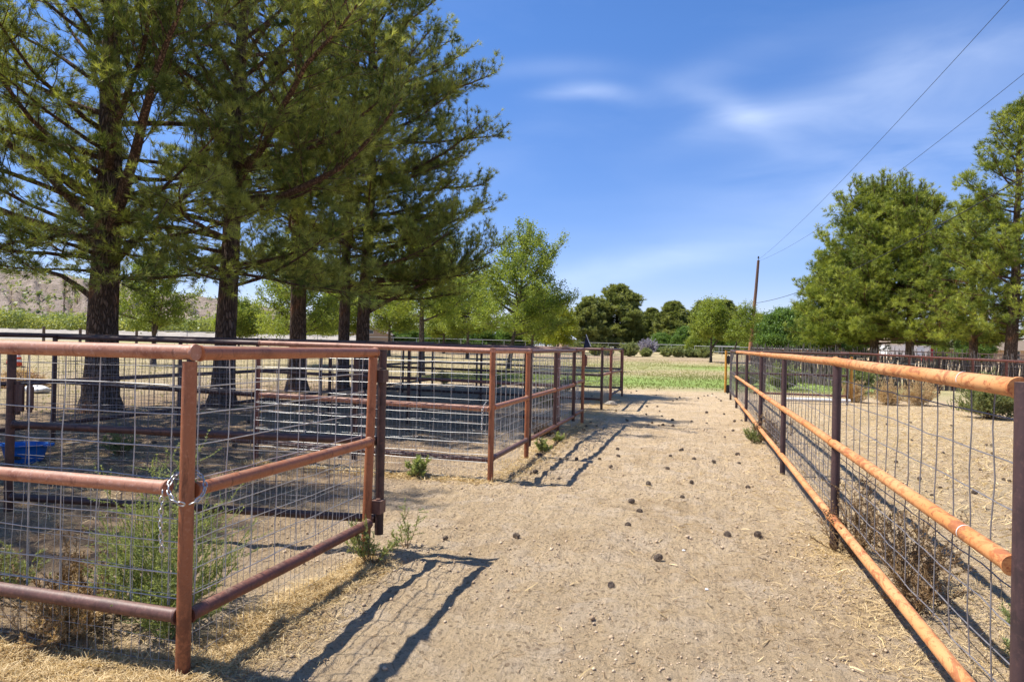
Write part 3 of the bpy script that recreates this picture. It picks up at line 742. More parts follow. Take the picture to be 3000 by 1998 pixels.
def fence(label, base, posts, rails=(), mesh=(), cat='fence', group=None, name='pipe_fence', rg=None, hinges=(), n=14):
    """posts: (x,y,ztop,mat[,zbot,r]); rails: (p0,p1,mat[,r]); mesh: wire_panel segs lists"""
    root = empty(name, base, label, cat, group)
    B = Vector(base)
    for p in posts:
        x, y, zt, mt = p[:4]; zb = p[4] if len(p) > 4 else gh(x, y)-0.12; r = p[5] if len(p) > 5 else PR
        lx = (p[6] if len(p) > 6 else 0.0)
        mb = MB(); mb.tube([Vector((x-lx, y, zb))-B, Vector((x, y, zt))-B], r, n); mb.build('post', mt, root)
    for p in rails:
        r = p[3] if len(p) > 3 else PR
        a, b_ = Vector(p[0]), Vector(p[1]); mb = MB(); L = (b_-a).length; m = max(2, int(L/0.8)+1)
        pts = [a.lerp(b_, i/(m-1)) + Vector((0, 0, (random.uniform(-.004, .004) if 0 < i < m-1 else 0))) - B for i in range(m)]
        mb.tube(pts, r, n)
        if n >= 14:      # weld beads where the rail meets its posts
            for e_, o_ in ((pts[0], pts[1]), (pts[-1], pts[-2])):
                dd_ = (o_-e_).normalized()
                mb.tube([e_-dd_*.001, e_+dd_*.005, e_+dd_*.011, e_+dd_*.016], [r*1.10, r*1.17*random.uniform(.97, 1.05), r*1.14, r*1.0], n)
        mb.build('rail', p[2], root)
    for (segs, mt) in mesh:
        V, F_ = tubes_np(segs, 3); mesh_np('wire_mesh', V-np.array(base)[None], F_, mt, root)
    for h in hinges:
        mb = MB(); mb.box(Vector(h[0])-B, h[1]); 
        mb.tube([Vector(h[0])-B-Vector((0, 0, h[1][2]*.62)), Vector(h[0])-B+Vector((0, 0, h[1][2]*.62))], 0.016, 10)
        mb.build('hinge', h[2] if len(h) > 2 else M_DARK, root)
    return root
FINE = (0.0, 0.78, 0.05, 0.1)
XL = -2.10
r1 = np.random.default_rng(21)
TOP, MID, BOT = 1.38, 0.78, 0.235
# 1 nearest corner
fence('terracotta pipe fence corner nearest the camera, chain round its corner post', (XL, 2.45, 0),
      [(XL, 2.45, TOP-0.03, M_TERRA), (XL, 4.17, TOP-0.03, M_TERRA, None or -0.1, PR*0.98, 0.03), (-5.35, 2.43, TOP-0.03, M_TERRA)],
      [((-7.6, 2.40, 1.39), (XL+0.03, 2.45, 1.39), M_PALE, 0.0325), ((XL+0.01, 2.49, 1.385), (XL, 4.20, TOP), M_TERRA, 0.031),
       ((-5.31, 2.43, 0.81), (XL-0.10, 2.45, 0.80), M_PALE), ((XL, 2.49, 0.79), (XL, 4.14, MID), M_TERRA),
       ((-5.31, 2.43, 0.27), (XL-0.03, 2.45, 0.255), M_BROWN), ((XL, 2.48, 0.25), (XL, 4.15, 0.23), M_RED),
       ((-7.6, 2.40, 0.81), (-5.39, 2.43, 0.81), M_PALE), ((-7.6, 2.40, 0.27), (-5.39, 2.43, 0.27), M_BROWN)],
      [(wire_panel(r1, (-5.3, 2.43), (XL-0.04, 2.45), fine=FINE, off=0.045), M_WIRE), (wire_panel(r1, (XL, 2.5), (XL, 4.13), fine=FINE, off=0.045), M_WIRE)], rg=r1, n=24)
# 2 dark gate swung inward from the second post
GY0 = 4.27
def gl(s):   # along the gate from hinge: slightly skewed
    return (XL+0.02-s, GY0-0.125*s)
fence('dark wire-filled pipe gate swung inward from the second terracotta post', (XL+0.02, GY0, 0),
      [(XL+0.02, GY0, 1.40, M_DARK, 0.13, 0.030), (*gl(1.42), 1.36, M_DARK, 0.24, 0.028), (*gl(2.86), 1.40, M_DARK, 0.13, 0.030)],
      [((*gl(2.86), 1.375), (XL-0.01, GY0, 1.375), M_DARK, 0.028), ((*gl(2.83), 0.78), (XL-0.01, GY0, 0.77), M_DARK, 0.028), ((*gl(2.83), 0.24), (XL-0.01, GY0, 0.235), M_DARK, 0.028)],
      [(wire_panel(r1, gl(2.83), (XL-0.02, GY0), zs=(1.24, 1.09, .94, .66, .55, .45, .35), bot=0.24, fine=(0.2, 0.78, 0.1, 0.1), off=0.035), M_WIRED)], cat='gate', name='pipe_gate', n=16,
      hinges=[((XL+0.03, GY0-0.04, 1.22), (0.075, 0.085, 0.085), M_DARK), ((XL+0.03, GY0-0.04, 0.33), (0.07, 0.085, 0.085), M_BROWN), ((*gl(2.80)[:1], gl(2.80)[1], 0.98), (0.10, 0.02, 0.20), M_DARK), ((gl(2.70)[0], gl(2.70)[1], 0.98), (0.05, 0.02, 0.17), M_DARK)])
# 3 first pen: front line and corridor panel
YB, YC, YD, YE = 6.95, 11.25, 15.6, 20.35
XK = -8.25
fence('front fence of the first pen with bright small-mesh wire down to the ground', (-2.07, YB, 0),
      [(-2.07, 6.87, TOP-0.01, M_TERRA), (-5.02, 6.98, TOP-0.03, M_RED), (-2.07, 8.45, TOP-0.02, M_TERRA), (-3.75, 7.02, TOP+0.02, M_DARK, 0.1, 0.03)],
      [((XK, 7.15, 1.43), (-5.0, 6.98, 1.41), M_DARK), ((-5.0, 6.98, 1.41), (-2.05, 6.90, TOP), M_PALE), ((XK, 7.15, .84), (-5.06, 6.98, .80), M_DARK), ((-4.98, 6.98, .80), (-2.1, 6.90, .765), M_PALE), ((XK, 7.15, .25), (-2.1, 6.90, .22), M_BROWN),
       ((-2.07, 6.86, 1.385), (-2.07, 8.50, 1.375), M_PALE), ((-2.07, 6.92, MID), (-2.07, 8.42, .775), M_TERRA), ((-2.07, 6.91, .24), (-2.07, 8.42, .235), M_BROWN)],
      [(wire_panel(r1, (-5.0, 6.98), (-2.1, 6.90), zs=(1.26, 1.14, 1.0, .86, .70, .60, .50, .40, .28, .20), fine=(0.0, 0.78, 0.05, 0.1), off=-0.045, xr=.95), M_WIRE),
       (wire_panel(r1, (XK+.05, 7.12), (-5.05, 6.98), fine=(0.1, 1.3, 0.05, 0.1), off=-0.045), M_WIRED),
       (wire_panel(r1, (-2.07, 6.92), (-2.07, 8.41), zs=(1.24, 1.11, .97, .63, .52, .42, .33), fine=(0.0, .78, .05, .1), off=0.045), M_WIRE)])
# 4 corridor gate of the first pen
fence('brown upright corridor gate of the first pen, orange middle bar, wire filled', (-2.10, 8.58, 0),
      [(-2.07, 8.57, 1.36, M_DARK, .14, .03), (-2.06, 10.2, 1.36, M_DARK, .16, .03), (-2.04, 11.72, 1.36, M_DARK, .14, .03)],
      [((-2.07, 8.60, 1.37), (-2.04, 11.75, 1.37), M_BROWN, .029), ((-2.07, 8.60, .775), (-2.06, 10.17, .775), M_TERRA, .028), ((-2.06, 10.23, .775), (-2.04, 11.69, .775), M_TERRA, .028), ((-2.07, 8.60, .22), (-2.04, 11.69, .22), M_TERRA, .028)],
      [(wire_panel(r1, (-2.07, 8.62), (-2.04, 11.68), fine=(.18, 1.3, .10, .15), off=0.04, zs=(1.24, 1.1, .95, .64, .48, .33)), M_WIRE)], cat='gate', name='pipe_gate',
      hinges=[((-2.07, 8.51, 1.22), (.05, .09, .10)), ((-2.07, 8.51, .33), (.05, .09, .09))])
# 5 line C
fence('cross fence between first and second pen, rust post just past the corridor gate', (-2.16, YC, 0),
      [(-2.20, 11.15, TOP, M_RED), (-2.04, 12.70, TOP+.03, M_TERRA, -0.1, PR, .0), (-4.98, YC+.05, TOP, M_DARK), (-6.6, YC+.1, TOP+.03, M_DARK)],
      [((XK, YC+.2, 1.44), (-2.18, YC, 1.38), M_BROWN), ((XK, YC+.2, .84), (-2.24, YC, .78), M_BROWN), ((XK, YC+.2, .28), (-2.24, YC, .22), M_DARK),
       ((-2.04, 11.80, 1.385), (-2.04, 12.74, 1.385), M_RED), ((-2.04, 11.80, .80), (-2.04, 12.67, .80), M_TERRA), ((-2.04, 11.80, .24), (-2.04, 12.67, .24), M_TERRA)],
      [(wire_panel(r1, (XK+.05, YC+.2), (-2.22, YC), fine=(.02, 1.2, .1, .1), off=-.04), M_WIRED), (wire_panel(r1, (-2.04, 11.82), (-2.04, 12.66), fine=(0, .78, .05, .1), off=.04), M_WIRE)],
      hinges=[((-2.0, 12.72, 1.18), (.06, .05, .18), M_RED), ((-2.04, 12.78, 0.82), (.05, .04, .16), M_RED)])
# 6 line D
fence('cross fence between second and third pen, dark pipe with corner panel on the corridor', (-2.05, YD, 0),
      [(-2.05, 15.5, TOP, M_DARK), (-2.07, 17.3, TOP, M_RED), (-5.05, YD+.2, TOP, M_DARK), (-6.7, YD+.3, TOP+.03, M_DARK)],
      [((XK, YD+.35, 1.44), (-2.03, YD-.1, 1.39), M_BROWN), ((XK, YD+.35, .84), (-2.09, YD-.1, .80), M_DARK), ((XK, YD+.35, .28), (-2.09, YD-.1, .25), M_DARK),
       ((-2.05, 15.46, 1.40), (-2.07, 17.36, 1.39), M_RED), ((-2.05, 15.54, .80), (-2.07, 17.26, .79), M_TERRA)],
      [(wire_panel(r1, (XK+.05, YD+.35), (-2.1, YD-.1), fine=(.02, 1.2, .15, .15), off=-.04), M_WIRED), (wire_panel(r1, (-2.05, 15.55), (-2.07, 17.25), fine=(0.1, .78, .1, .15), off=.04), M_WIRED)])
# 7 corridor gate of third pen
fence('last corridor gate on the left, thin rusty pipe, open field beyond', (-2.07, 17.45, 0),
      [(-2.07, 17.42, 1.38, M_RED, .16, .03), (-2.09, 20.05, 1.38, M_RED, .16, .03)],
      [((-2.07, 17.42, 1.385), (-2.09, 20.05, 1.385), M_RED, .029), ((-2.07, 17.45, .79), (-2.09, 20.02, .78), M_TERRA, .028), ((-2.07, 17.45, .23), (-2.09, 20.02, .23), M_BROWN, .03)],
      [(wire_panel(r1, (-2.07, 17.47), (-2.09, 20.0), off=.04), M_WIRED)], cat='gate', name='pipe_gate')
# 8 line E
fence('farthest cross fence of the left pens, dark rails, facing the open field', (-2.08, YE, 0),
      [(-2.08, 20.3, TOP, M_RED), (-3.55, YE+.05, TOP, M_DARK), (-5.1, YE+.1, TOP, M_DARK), (-6.7, YE+.15, TOP, M_DARK)],
      [((XK, YE+.2, 1.42), (-2.06, YE-.05, 1.39), M_DARK), ((XK, YE+.2, .84), (-2.12, YE, .80), M_DARK), ((XK, YE+.2, .26), (-2.12, YE, .24), M_DARK)],
      [(wire_panel(r1, (XK+.05, YE+.2), (-2.12, YE), off=-.04, fine=(.02, .8, .2, .15)), M_WIRED)])
# 9 back fence
yp = [2.4, 4.75, 7.12, 9.4, 11.45, 13.8, 15.95, 18.3, 20.6]
fence('long dark back fence of the left pens, running in front of the pine trunks', (XK, 2.4, 0),
      [(XK, y, 1.42, M_DARK) for y in yp],
      [((XK, 2.3, 1.44), (XK, 11.45, 1.45), M_DARK), ((XK, 11.45, 1.45), (XK, 20.65, 1.45), M_DARK)] +
      [((XK, yp[i]+.03, .84), (XK, yp[i+1]-.03, .84), M_DARK) for i in range(8)] + [((XK, yp[i]+.03, .27), (XK, yp[i+1]-.03, .27), M_DARK) for i in range(8)],
      [(wire_panel(r1, (XK, yp[i]+.04), (XK, yp[i+1]-.04), fine=(.02, 1.2, .1, .1) if i < 6 else None, off=-.04), M_WIRED) for i in range(8)])

# ------------------------------------------------------------------ right fence
XR = 1.01
ys = [2.525, 5.45, 8.51, 11.35, 14.45, 17.75]
posts = [(XR+0.015, 2.515, 1.365, M_MAUVE, -0.1, 0.034)] + [(XR+0.005, y, 1.345, M_MAUVE, -0.12, PR) for y in ys[1:]]
rl = [((XR, 2.53, 1.345), (XR, 5.50, 1.375), M_ORANGE, .0320), ((XR, 5.50, 1.375), (XR, 11.3, 1.385), M_ORANGE, .0315), ((XR, 11.3, 1.385), (XR, 17.82, 1.39), M_ORANGE, .0305)]
for i in range(5):
    for (z0, z1) in ((.775, .775), (.225, .225)):
        rl.append(((XR-.012, ys[i]+(.03 if i else .0), z0), (XR-.012, ys[i+1]+.0, z1), M_ORANGE, .0300))
orange = fence('peach-orange railed pipe fence with dark posts along the right of the lane', (XR, 2.5, 0), posts, rl,
      [(wire_panel(r1, (XR, ys[i]+.03), (XR, ys[i+1]-.03), zs=(1.22, 1.075, .93, .66, .52, .39, .27), off=-.05, sp=.205, r=.0033, fine=(0.02, .78, .1, .15) if i > 0 else None, jit=.006), M_WIRED) for i in range(5)] +
      [(wire_panel(r1, (XR+.03, 1.2), (XR+.03, 2.6), zs=(1.28, 1.10, .94, .80, .64, .48, .34), off=-.05, sp=.6, r=.0035), M_WIREDK)], n=24)
# dark rails of the next bay, running back past the camera
fence('dark mauve pipe fence bay beside the camera, at the right edge of the view', (XR+.04, 1.0, 0),
      [(XR+.04, 0.2, 1.34, M_MAUVE)], [((XR+.04, 0.2, 1.36), (XR+.035, 2.48, 1.36), M_MAUVE, .032), ((XR+.04, 0.24, .79), (XR+.035, 2.48, .79), M_MAUVE), ((XR+.04, 0.24, .23), (XR+.035, 2.48, .23), M_MAUVE)], [])
# white tape bands on the two nearest orange rails
for (z, rr, y) in ((1.352, .0327, 2.98), (.775, .0307, 2.92)):
    mb = MB(); mb.tube([(0, y-2.5, z), (0, y-2.5+.007, z)], rr, 24, caps=False)
    o = mb.build('tape_band', M_WHITE, orange); o.location = (0 if z > 1 else -.012, 0, 0)
# far end of the lane: dark mesh bay and yellow gate upright
fence('short dark pipe bay where the orange rails end', (XR, 17.8, 0), [(XR+.0, 20.55, 1.40, M_DARK)],
      [((XR, 17.80, 1.40), (XR, 20.58, 1.40), M_DARK, .032), ((XR, 17.80, .80), (XR, 20.52, .80), M_DARK, .03), ((XR, 17.80, .25), (XR, 20.52, .25), M_DARK, .03)],
      [(wire_panel(r1, (XR, 17.85), (XR, 20.5), off=.03, fine=(.2, .8, .1, .15)), M_WIRED)])
fence('yellow gate upright hung on black brackets at the end of the lane', (XR-.13, 20.6, 0), [(XR-.14, 20.6, 1.42, M_YEL, .20, .036)],
      [], [], cat='gate', name='gate_upright', hinges=[((XR-.075, 20.6, 1.15), (.09, .09, .22), M_BLACK), ((XR-.075, 20.6, .30), (.09, .09, .22), M_BLACK)])
# back of right pen
fence('dark cross fence at the back of the right pen, wire above and below', (XR+.05, 20.3, 0),
      [(1.9, 20.3, 1.38, M_DARK), (4.03, 20.25, 1.42, M_DARK)],
      [((XR+.04, 20.3, 1.40), (4.05, 20.25, 1.39), M_DARK, .034), ((XR+.04, 20.3, .79), (4.0, 20.25, .79), M_DARK, .033), ((XR+.6, 20.3, .24), (4.0, 20.25, .24), M_RED, .029)],
      [(wire_panel(r1, (XR+.06, 20.3), (4.0, 20.25), off=-.04, zs=(1.24, 1.1), sp=.15), M_WIRED)])
fence('yellow gate upright beside the dark post behind the tumbleweeds', (4.14, 20.3, 0), [(4.14, 20.3, 1.32, M_YEL, .2, .036)], [], [], cat='gate', name='gate_upright',
      hinges=[((4.085, 20.3, 1.1), (.09, .08, .14), M_BLACK)])
mb = MB(); mb.tube([(2.55, 20.95, .05), (3.3, 21.05, .055), (4.3, 21.2, .05)], .05, 12); tag(mb.build('fallen_pipe', M_WHITE), 'white pipe lying on the ground behind the dark cross fence', 'pipe')
# rust-red rail fence in front of the stick fence
def lerp(a, b, t): return a+(b-a)*t
QA, QB = (5.2, 27.2), (14.5, 28.6)
def q(t): return (lerp(QA[0], QB[0], t), lerp(QA[1], QB[1], t))
def qz(t): return lerp(1.40, 1.13, t)
tp = [0, .135, .25, .36, .48, .60, .70, .85, 1.0]
fence('rust-red rail fence with short posts in front of the stick fence', (*QA, 0), [(*q(t_), qz(t_), M_RED if i % 3 else M_DARK, -.1, .045) for i, t_ in enumerate(tp)],
      [((*q(0), qz(0)), (*q(.5), qz(.5)), M_RED, .04), ((*q(.5), qz(.5)), (*q(1), qz(1)), M_RED, .043)],
      [(wire_panel(r1, q(0), q(1), zs=(1.1, .95, .8, .65, .5, .35, .2), top=1.2, off=.03, sp=.3, jit=.02), M_WIRED)])
# coyote fence of upright sticks
sg = []
rs = np.random.default_rng(5)
CA, CB = (2.6, 34.5), (16.5, 28.9)
nst = 760
for i in range(nst):
    t_ = i/nst; k = t_
    # three straight runs
    if t_ < .35: x, y = lerp(3.0, 5.6, t_/.35), lerp(39, 30.2, t_/.35)
    else: x, y = lerp(5.6, 16.5, (t_-.35)/.65), lerp(30.2, 29.6, (t_-.35)/.65)
    x += rs.normal(0, .012); h = lerp(1.62, 1.25, t_) + rs.normal(0, .10); lx, ly = rs.normal(0, .05), rs.normal(0, .04)
    if rs.random() < .06: h += .18
    zz = np.array([-.05, h*.35, h*.7, h]); bend = rs.normal(0, .03, (4, 2))
    pts = np.stack([x+lx*zz/h+bend[:, 0], y+ly*zz/h+bend[:, 1], zz], 1); r0 = rs.uniform(.018, .034)
    sg.append((pts, np.array([r0, r0*.95, r0*.8, r0*.45])))
V, F_ = tubes_np(sg, 5)
root = empty('stick_fence', (5.6, 30.2, 0), 'rustic fence of uneven upright sticks behind the rust-red rail', 'fence')
mesh_np('sticks', V-np.array([5.6, 30.2, 0]), F_, M_STICK, root, smooth=True)['kind'] = 'stuff'
for z in (.45, 1.05):
    mb = MB(); mb.tube([(-2.6, 8.8, z), (0, -.05, z), (10.9, -.65, z-.1)], .012, 5); mb.build('binding_wire', M_WIRED, root)

# ------------------------------------------------------------------ chains
def loop_path(c, R0_, z, dz, a0=0, a1=2*math.pi, n=26, front=-math.pi/2):
    return [(c[0]+R0_*math.cos(a)*1.0, c[1]+R0_*math.sin(a), z + dz*0.5*(1-math.cos(a-front)) - dz) for a in np.linspace(a0, a1, n)]
cx, cy = XL, 2.45
fr = math.atan2(-cy, -cx)
path = [(cx+(.050+.022*abs(math.sin(a-fr)))*math.cos(a), cy+(.050+.022*abs(math.sin(a-fr)))*math.sin(a), .875-.065*(1+math.cos(a-fr))) for a in np.linspace(fr+.2, fr+2*math.pi+.2, 30)]
chain('bright steel chain looped round the nearest corner post', path)
p0 = (cx-.085, cy-.045, .80)
chain('loose steel chain tail hanging beside the nearest corner post', [(p0[0], p0[1], .80), (p0[0]-.004, p0[1]-.004, .66), (p0[0]+.004, p0[1], .535)])
chain('rusty chain wound down the far side of the first pen corner post', [(-2.13, 6.84, .84), (-2.16, 6.83, .75), (-2.165, 6.83, .5)], scale=1.1)
chain('dark chain hanging from the far end of the corridor gate', [(-1.99, 11.72, .95), (-1.98, 11.72, .7), (-1.985, 11.72, .52)], scale=1.3)
chain('long chain hanging from the dead stub of the first pine', [(-11.85, 10.40, 2.55), (-11.85, 10.40, 2.2), (-11.85, 10.40, 1.88)], scale=1.7, link=LINK_D)

# small navy flag tied where the corridor gap begins
fr_ = empty('pennant', (-2.04, 12.75, 1.42), 'small navy pennant with a white edge tied to a lane post', 'flag')
mb = MB(); mb.prism([(0, 0, 0), (.13, -.02, .02), (.03, .0, .24)], (0, .006, 0)); mb.build('cloth', M_FLAG, fr_)
mb = MB(); mb.tube([(.04, -.012, .26), (.09, -.012, .13), (.14, -.014, .03)], .007, 6); mb.build('edge', M_WHITE, fr_)
mb = MB(); mb.tube([(0, 0, -.08), (.0, 0, .12), (-.03, 0, .22)], .006, 6); mb.build('stick', M_BLACK, fr_)

# ------------------------------------------------------------------ things in and around the pens
def tub():
    r = empty('feed_tub', (-7.5, 6.12, gh(-7.5, 6.12)), 'bright blue plastic feed tub with handles and a hole, inside the near pen', 'tub')
    n = 36; mb = MB()
    def ring(a, b, z): return [(a*math.cos(2*math.pi*k/n), b*math.sin(2*math.pi*k/n), z) for k in range(n)]
    prof = [(.215, .17, 0), (.235, .19, .06), (.262, .215, .15), (.28, .23, .205), (.30, .25, .21), (.30, .25, .225), (.27, .225, .222), (.255, .205, .15), (.21, .16, .02)]
    V = []; F_ = []
    for (a, b, z) in prof: V += ring(a, b, z)
    for i in range(len(prof)-1):
        for k in range(n): F_.append((i*n+k, i*n+(k+1) % n, (i+1)*n+(k+1) % n, (i+1)*n+k))
    mb.add(V, F_, True); mb.add(ring(.215, .17, 0), [tuple(range(n))[::-1]]); mb.build('shell', M_BLUE, r)
    mb = MB(); mb.add(ring(.22, .17, .035), [tuple(range(n))]); mb.build('mud', M_MUD, r)
    for s in (-1, 1):
        mb = MB(); mb.tube([(s*.28, -.07, .205), (s*.34, -.06, .212), (s*.365, 0, .215), (s*.34, .06, .212), (s*.28, .07, .205)], .018, 8); mb.build('handle', M_BLUE, r)
    mb = MB(); mb.add([(.07*math.cos(a)+.02, -.2185+.008*math.sin(a)*0-.012, .085+.022*math.sin(a)) for a in np.linspace(0, 2*math.pi, 16, endpoint=False)], [tuple(range(16))]); mb.build('hole', M_BLACK, r)
    r.rotation_euler = (0, 0, R_(22)); r.scale = (.84, .84, .98)
tub()
def traffic_cone(x, y, s, lab):
    r = empty('traffic_cone', (x, y, gh(x, y)), lab, 'traffic cone', 'orange traffic cones out on the dirt')
    mb = MB(); mb.box((0, 0, .02*s), (.36*s, .36*s, .04*s), .4); mb.build('foot', M_BLACK, r)
    lv = [(.04, .14), (.24, .112), (.34, .098), (.44, .083), (.52, .07), (.60, .058), (.72, .03)]
    mats = [M_CONE_O, M_WHITE, M_CONE_O, M_WHITE, M_CONE_O, M_CONE_O]; nm = ['body', 'band', 'body', 'band', 'body', 'tip']
    for i in range(6):
        mb = MB(); mb.tube([(0, 0, lv[i][0]*s), (0, 0, lv[i+1][0]*s)], [lv[i][1]*s, lv[i+1][1]*s], 20, caps=(i in (0, 5))); mb.build(nm[i], mats[i], r)
x, y = at(57, 30.5); traffic_cone(x, y, 1.05, 'right hand traffic cone, leaning nearer the dirt heap'); 
x, y = at(31, 33.5); traffic_cone(x, y, 1.05, 'left hand traffic cone, farther back from the dirt heap')
# white sack
x, y = at(113, 17.0)
rg = np.random.default_rng(9); V = []; F_ = []; n = 24; m = 9
for i in range(m):
    ph = math.pi*i/(m-1)
    for k in range(n):
        a = 2*math.pi*k/n; e = 1+.13*math.sin(3*a+i)+rg.normal(0, .04)
        V.append((.34*math.sin(ph)*math.cos(a)*e, .22*math.sin(ph)*math.sin(a)*e, .10+.10*math.cos(ph)*(1+.2*math.sin(2*a))))
for i in range(m-1):
    for k in range(n): F_.append((i*n+k, i*n+(k+1) % n, (i+1)*n+(k+1) % n, (i+1)*n+k))
mb = MB(); mb.add(V, F_, True); o = mb.build('sack', M_BAG); o.location = (x, y, gh(x, y)-.02); tag(o, 'crumpled white sack lying beside the brown dirt heap', 'sack')
# dirt heap with brush
x, y = at(60, 19.0)
n = 40; xs = np.linspace(-1, 1, n); HX, HY = np.meshgrid(xs, xs); rr = np.hypot(HX, HY)
HZ = .42*np.clip(1-rr**1.6, 0, 1)**.9*(1+.8*fbm(HX+9, HY, 3, 3, 8)) - .03
idx = np.arange(n*n).reshape(n, n); F_ = np.stack([idx[:-1, :-1].ravel(), idx[:-1, 1:].ravel(), idx[1:, 1:].ravel(), idx[1:, :-1].ravel()], 1)
M_HEAP = mat_simple('brown_litter', (0.33, 0.185, 0.10), .4, .95, 0, 9, .8, .03)
r = empty('dirt_heap', (x, y, gh(x, y)), 'rusty brown heap of needles and dirt behind the near pens', 'heap')
mesh_np('mound', np.stack([HX.ravel()*.85, HY.ravel()*.8, HZ.ravel()], 1), F_, M_HEAP, r, smooth=True)
def scatter_sticks(rg, P, L, w, tilt=.35):
    """thin straws lying about; P (N,3)"""
    N = len(P); a = rg.uniform(0, 2*math.pi, N); e = rg.normal(0, tilt, N); L = L*rg.uniform(.5, 1.3, N)
    d = np.stack([np.cos(a)*np.cos(e), np.sin(a)*np.cos(e), np.abs(np.sin(e))], 1)
    s = np.cross(d, np.array([0, 0, 1.0])); s = unit(s + rg.normal(0, .5, (N, 3)))*w/2
    mid = P + d*L[:, None]*.5 + np.stack([rg.normal(0, 1, N), rg.normal(0, 1, N), rg.uniform(0, 1, N)], 1)*L[:, None]*.08
    tip = P + d*L[:, None]
    V = np.stack([P-s, P+s, mid+s, mid-s, tip+s*.6, tip-s*.6], 1).reshape(-1, 3); b = np.arange(N)[:, None]*6
    F_ = np.concatenate([b+np.array([[0, 1, 2, 3]]), b+np.array([[3, 2, 4, 5]])], 0)
    return V, F_
rg = np.random.default_rng(31)
N = 1500; rr = np.sqrt(rg.random(N)); aa = rg.uniform(0, 6.28, N); P = np.stack([rr*np.cos(aa)*.85, rr*np.sin(aa)*.8, np.clip(1-rr**1.6, 0, 1)*.42], 1)
V, F_ = scatter_sticks(rg, P, .22, .014, .6); mesh_np('dry_twigs', V, F_, M_TUMBLE, r, tint=rg.random(len(F_)))['kind'] = 'stuff'

def weed(x, y, h, rad, nst, mat, label, seed, stem=M_DRY, K=5, leaf=.022, twist=.5, name='weed', cat='weed', group=None, needle=True, lean=(0, 0)):
    rg = np.random.default_rng(seed); root = empty(name, (x, y, gh(x, y)), label, cat, group); segs = []; pos = []; dr = []
    for i in range(nst):
        az = rg.uniform(0, 6.283); el = rg.uniform(.35, 1.45); L = h*rg.uniform(.6, 1.1)*(.75+.25*math.sin(el)); 
        if math.cos(el)*L > rad: L = rad/math.cos(el)
        pts = curve_branch(rg, np.array([rg.normal(0, rad*.08), rg.normal(0, rad*.08), 0.0]), az, el, L, 7, .3, .12); pts[:, 0] += lean[0]*pts[:, 2]; pts[:, 1] += lean[1]*pts[:, 2]
        pts[:, 2] = np.maximum(pts[:, 2], .0)
        segs.append((pts, np.linspace(.0035, .0012, 7)*max(1, h)))
        for j in range(int(7*K/5)+2):
            f = rg.uniform(.25, 1)*6; i0 = min(int(f), 5); p = pts[i0]+(pts[i0+1]-pts[i0])*(f-i0); d = pts[i0+1]-pts[i0]
            L2 = L*rg.uniform(.12, .32); tw = curve_branch(rg, p, math.atan2(d[1], d[0])+rg.normal(0, 1.0), rg.uniform(.1, 1.2), L2, 4, .3, .2); segs.append((tw, np.linspace(.002, .001, 4)*max(1, h)))
            for q_ in np.linspace(.15, 1, K): 
                f2 = q_*3; i2 = min(int(f2), 2); pos.append(tw[i2]+(tw[i2+1]-tw[i2])*(f2-i2)); dr.append(tw[i2+1]-tw[i2])
    V, F_ = tubes_np(segs, 3); mesh_np('stems', V, F_, stem, root, tint=rg.uniform(.2, .8, len(F_)))
    P = np.array(pos); D_ = np.array(dr); tint = rg.random(len(P))
    if needle: V, F_, T = tufts_mesh(rg, P, D_, np.full(len(P), leaf*1.5), tint, 5, .28, (.2, 1.3))
    else: V, F_, T = leaves_mesh(rg, P, D_, np.full(len(P), leaf), tint, 3, .8)
    mesh_np('leaves', V, F_, mat, root, tint=T); return root
weed(-2.66, 3.0, .78, .38, 70, M_WEED, 'tall feathery green weed behind the nearest corner post', 1, stem=M_WEED, leaf=.0095, K=9)
weed(-2.42, 2.72, .36, .26, 26, M_WEED, 'smaller green weed at the foot of the tall feathery one', 2, stem=M_WEED, leaf=.010, K=8)
weed(-3.1, 2.8, .40, .5, 44, M_DRY, 'tangled brown dry weed left of the tall green weed', 3, leaf=.012)
weed(-3.7, 2.9, .32, .42, 26, M_SAGE, 'dull green weed low behind the front fence near the left edge', 4, leaf=.016)
weed(-2.9, 2.6, .26, .6, 60, M_TUMBLE, 'tangle of dry golden stems along the foot of the front fence', 5, stem=M_TUMBLE, leaf=.012)
weed(-2.03, 4.05, .26, .2, 16, M_WEED, 'thin pale green weed at the foot of the second terracotta post', 6, leaf=.013)
weed(-1.93, 4.40, .30, .12, 6, M_WEED, 'wispy weed just behind the second terracotta post', 61, leaf=.012)
weed(-6.75, 6.75, .30, .36, 30, M_SAGE, 'low dark green weed beside the blue tub', 7, leaf=.018)
weed(-2.86, 6.80, .24, .13, 26, M_WEED, 'tuft of fresh grass in front of the first pen fence', 8, leaf=.02)
weed(-1.98, 9.0, .18, .14, 14, M_WEED, 'light green weed below the corridor gate', 9, leaf=.02)
weed(-1.95, 9.9, .12, .14, 12, M_WEED, 'small grass tuft farther along under the corridor gate', 10, leaf=.02)
weed(1.12, 5.30, .60, .26, 28, M_DRY, 'tall brown dead weed growing through the orange fence at its second post', 11, leaf=.014)
weed(1.28, 4.75, .50, .33, 30, M_DRY, 'dead brown weed against the inner side of the orange fence', 12, leaf=.014)
weed(1.22, 4.25, .34, .3, 22, M_DRY, 'low dead weed inside the orange fence, nearest the camera', 13, leaf=.014)
weed(1.62, 3.75, .38, .3, 30, M_SAGE, 'grey green weed inside the orange fence among dry stems', 14, leaf=.016)
weed(1.75, 3.2, .35, .34, 34, M_DRY, 'dry brown weed near the right edge inside the fence', 15, leaf=.014)
weed(1.15, 11.0, .45, .3, 26, M_DRY, 'brown weed on the orange fence halfway down the lane', 16, leaf=.02)
weed(.92, 11.2, .28, .25, 20, M_SAGE, 'pale weed at the lane side of the orange fence', 17, leaf=.02)
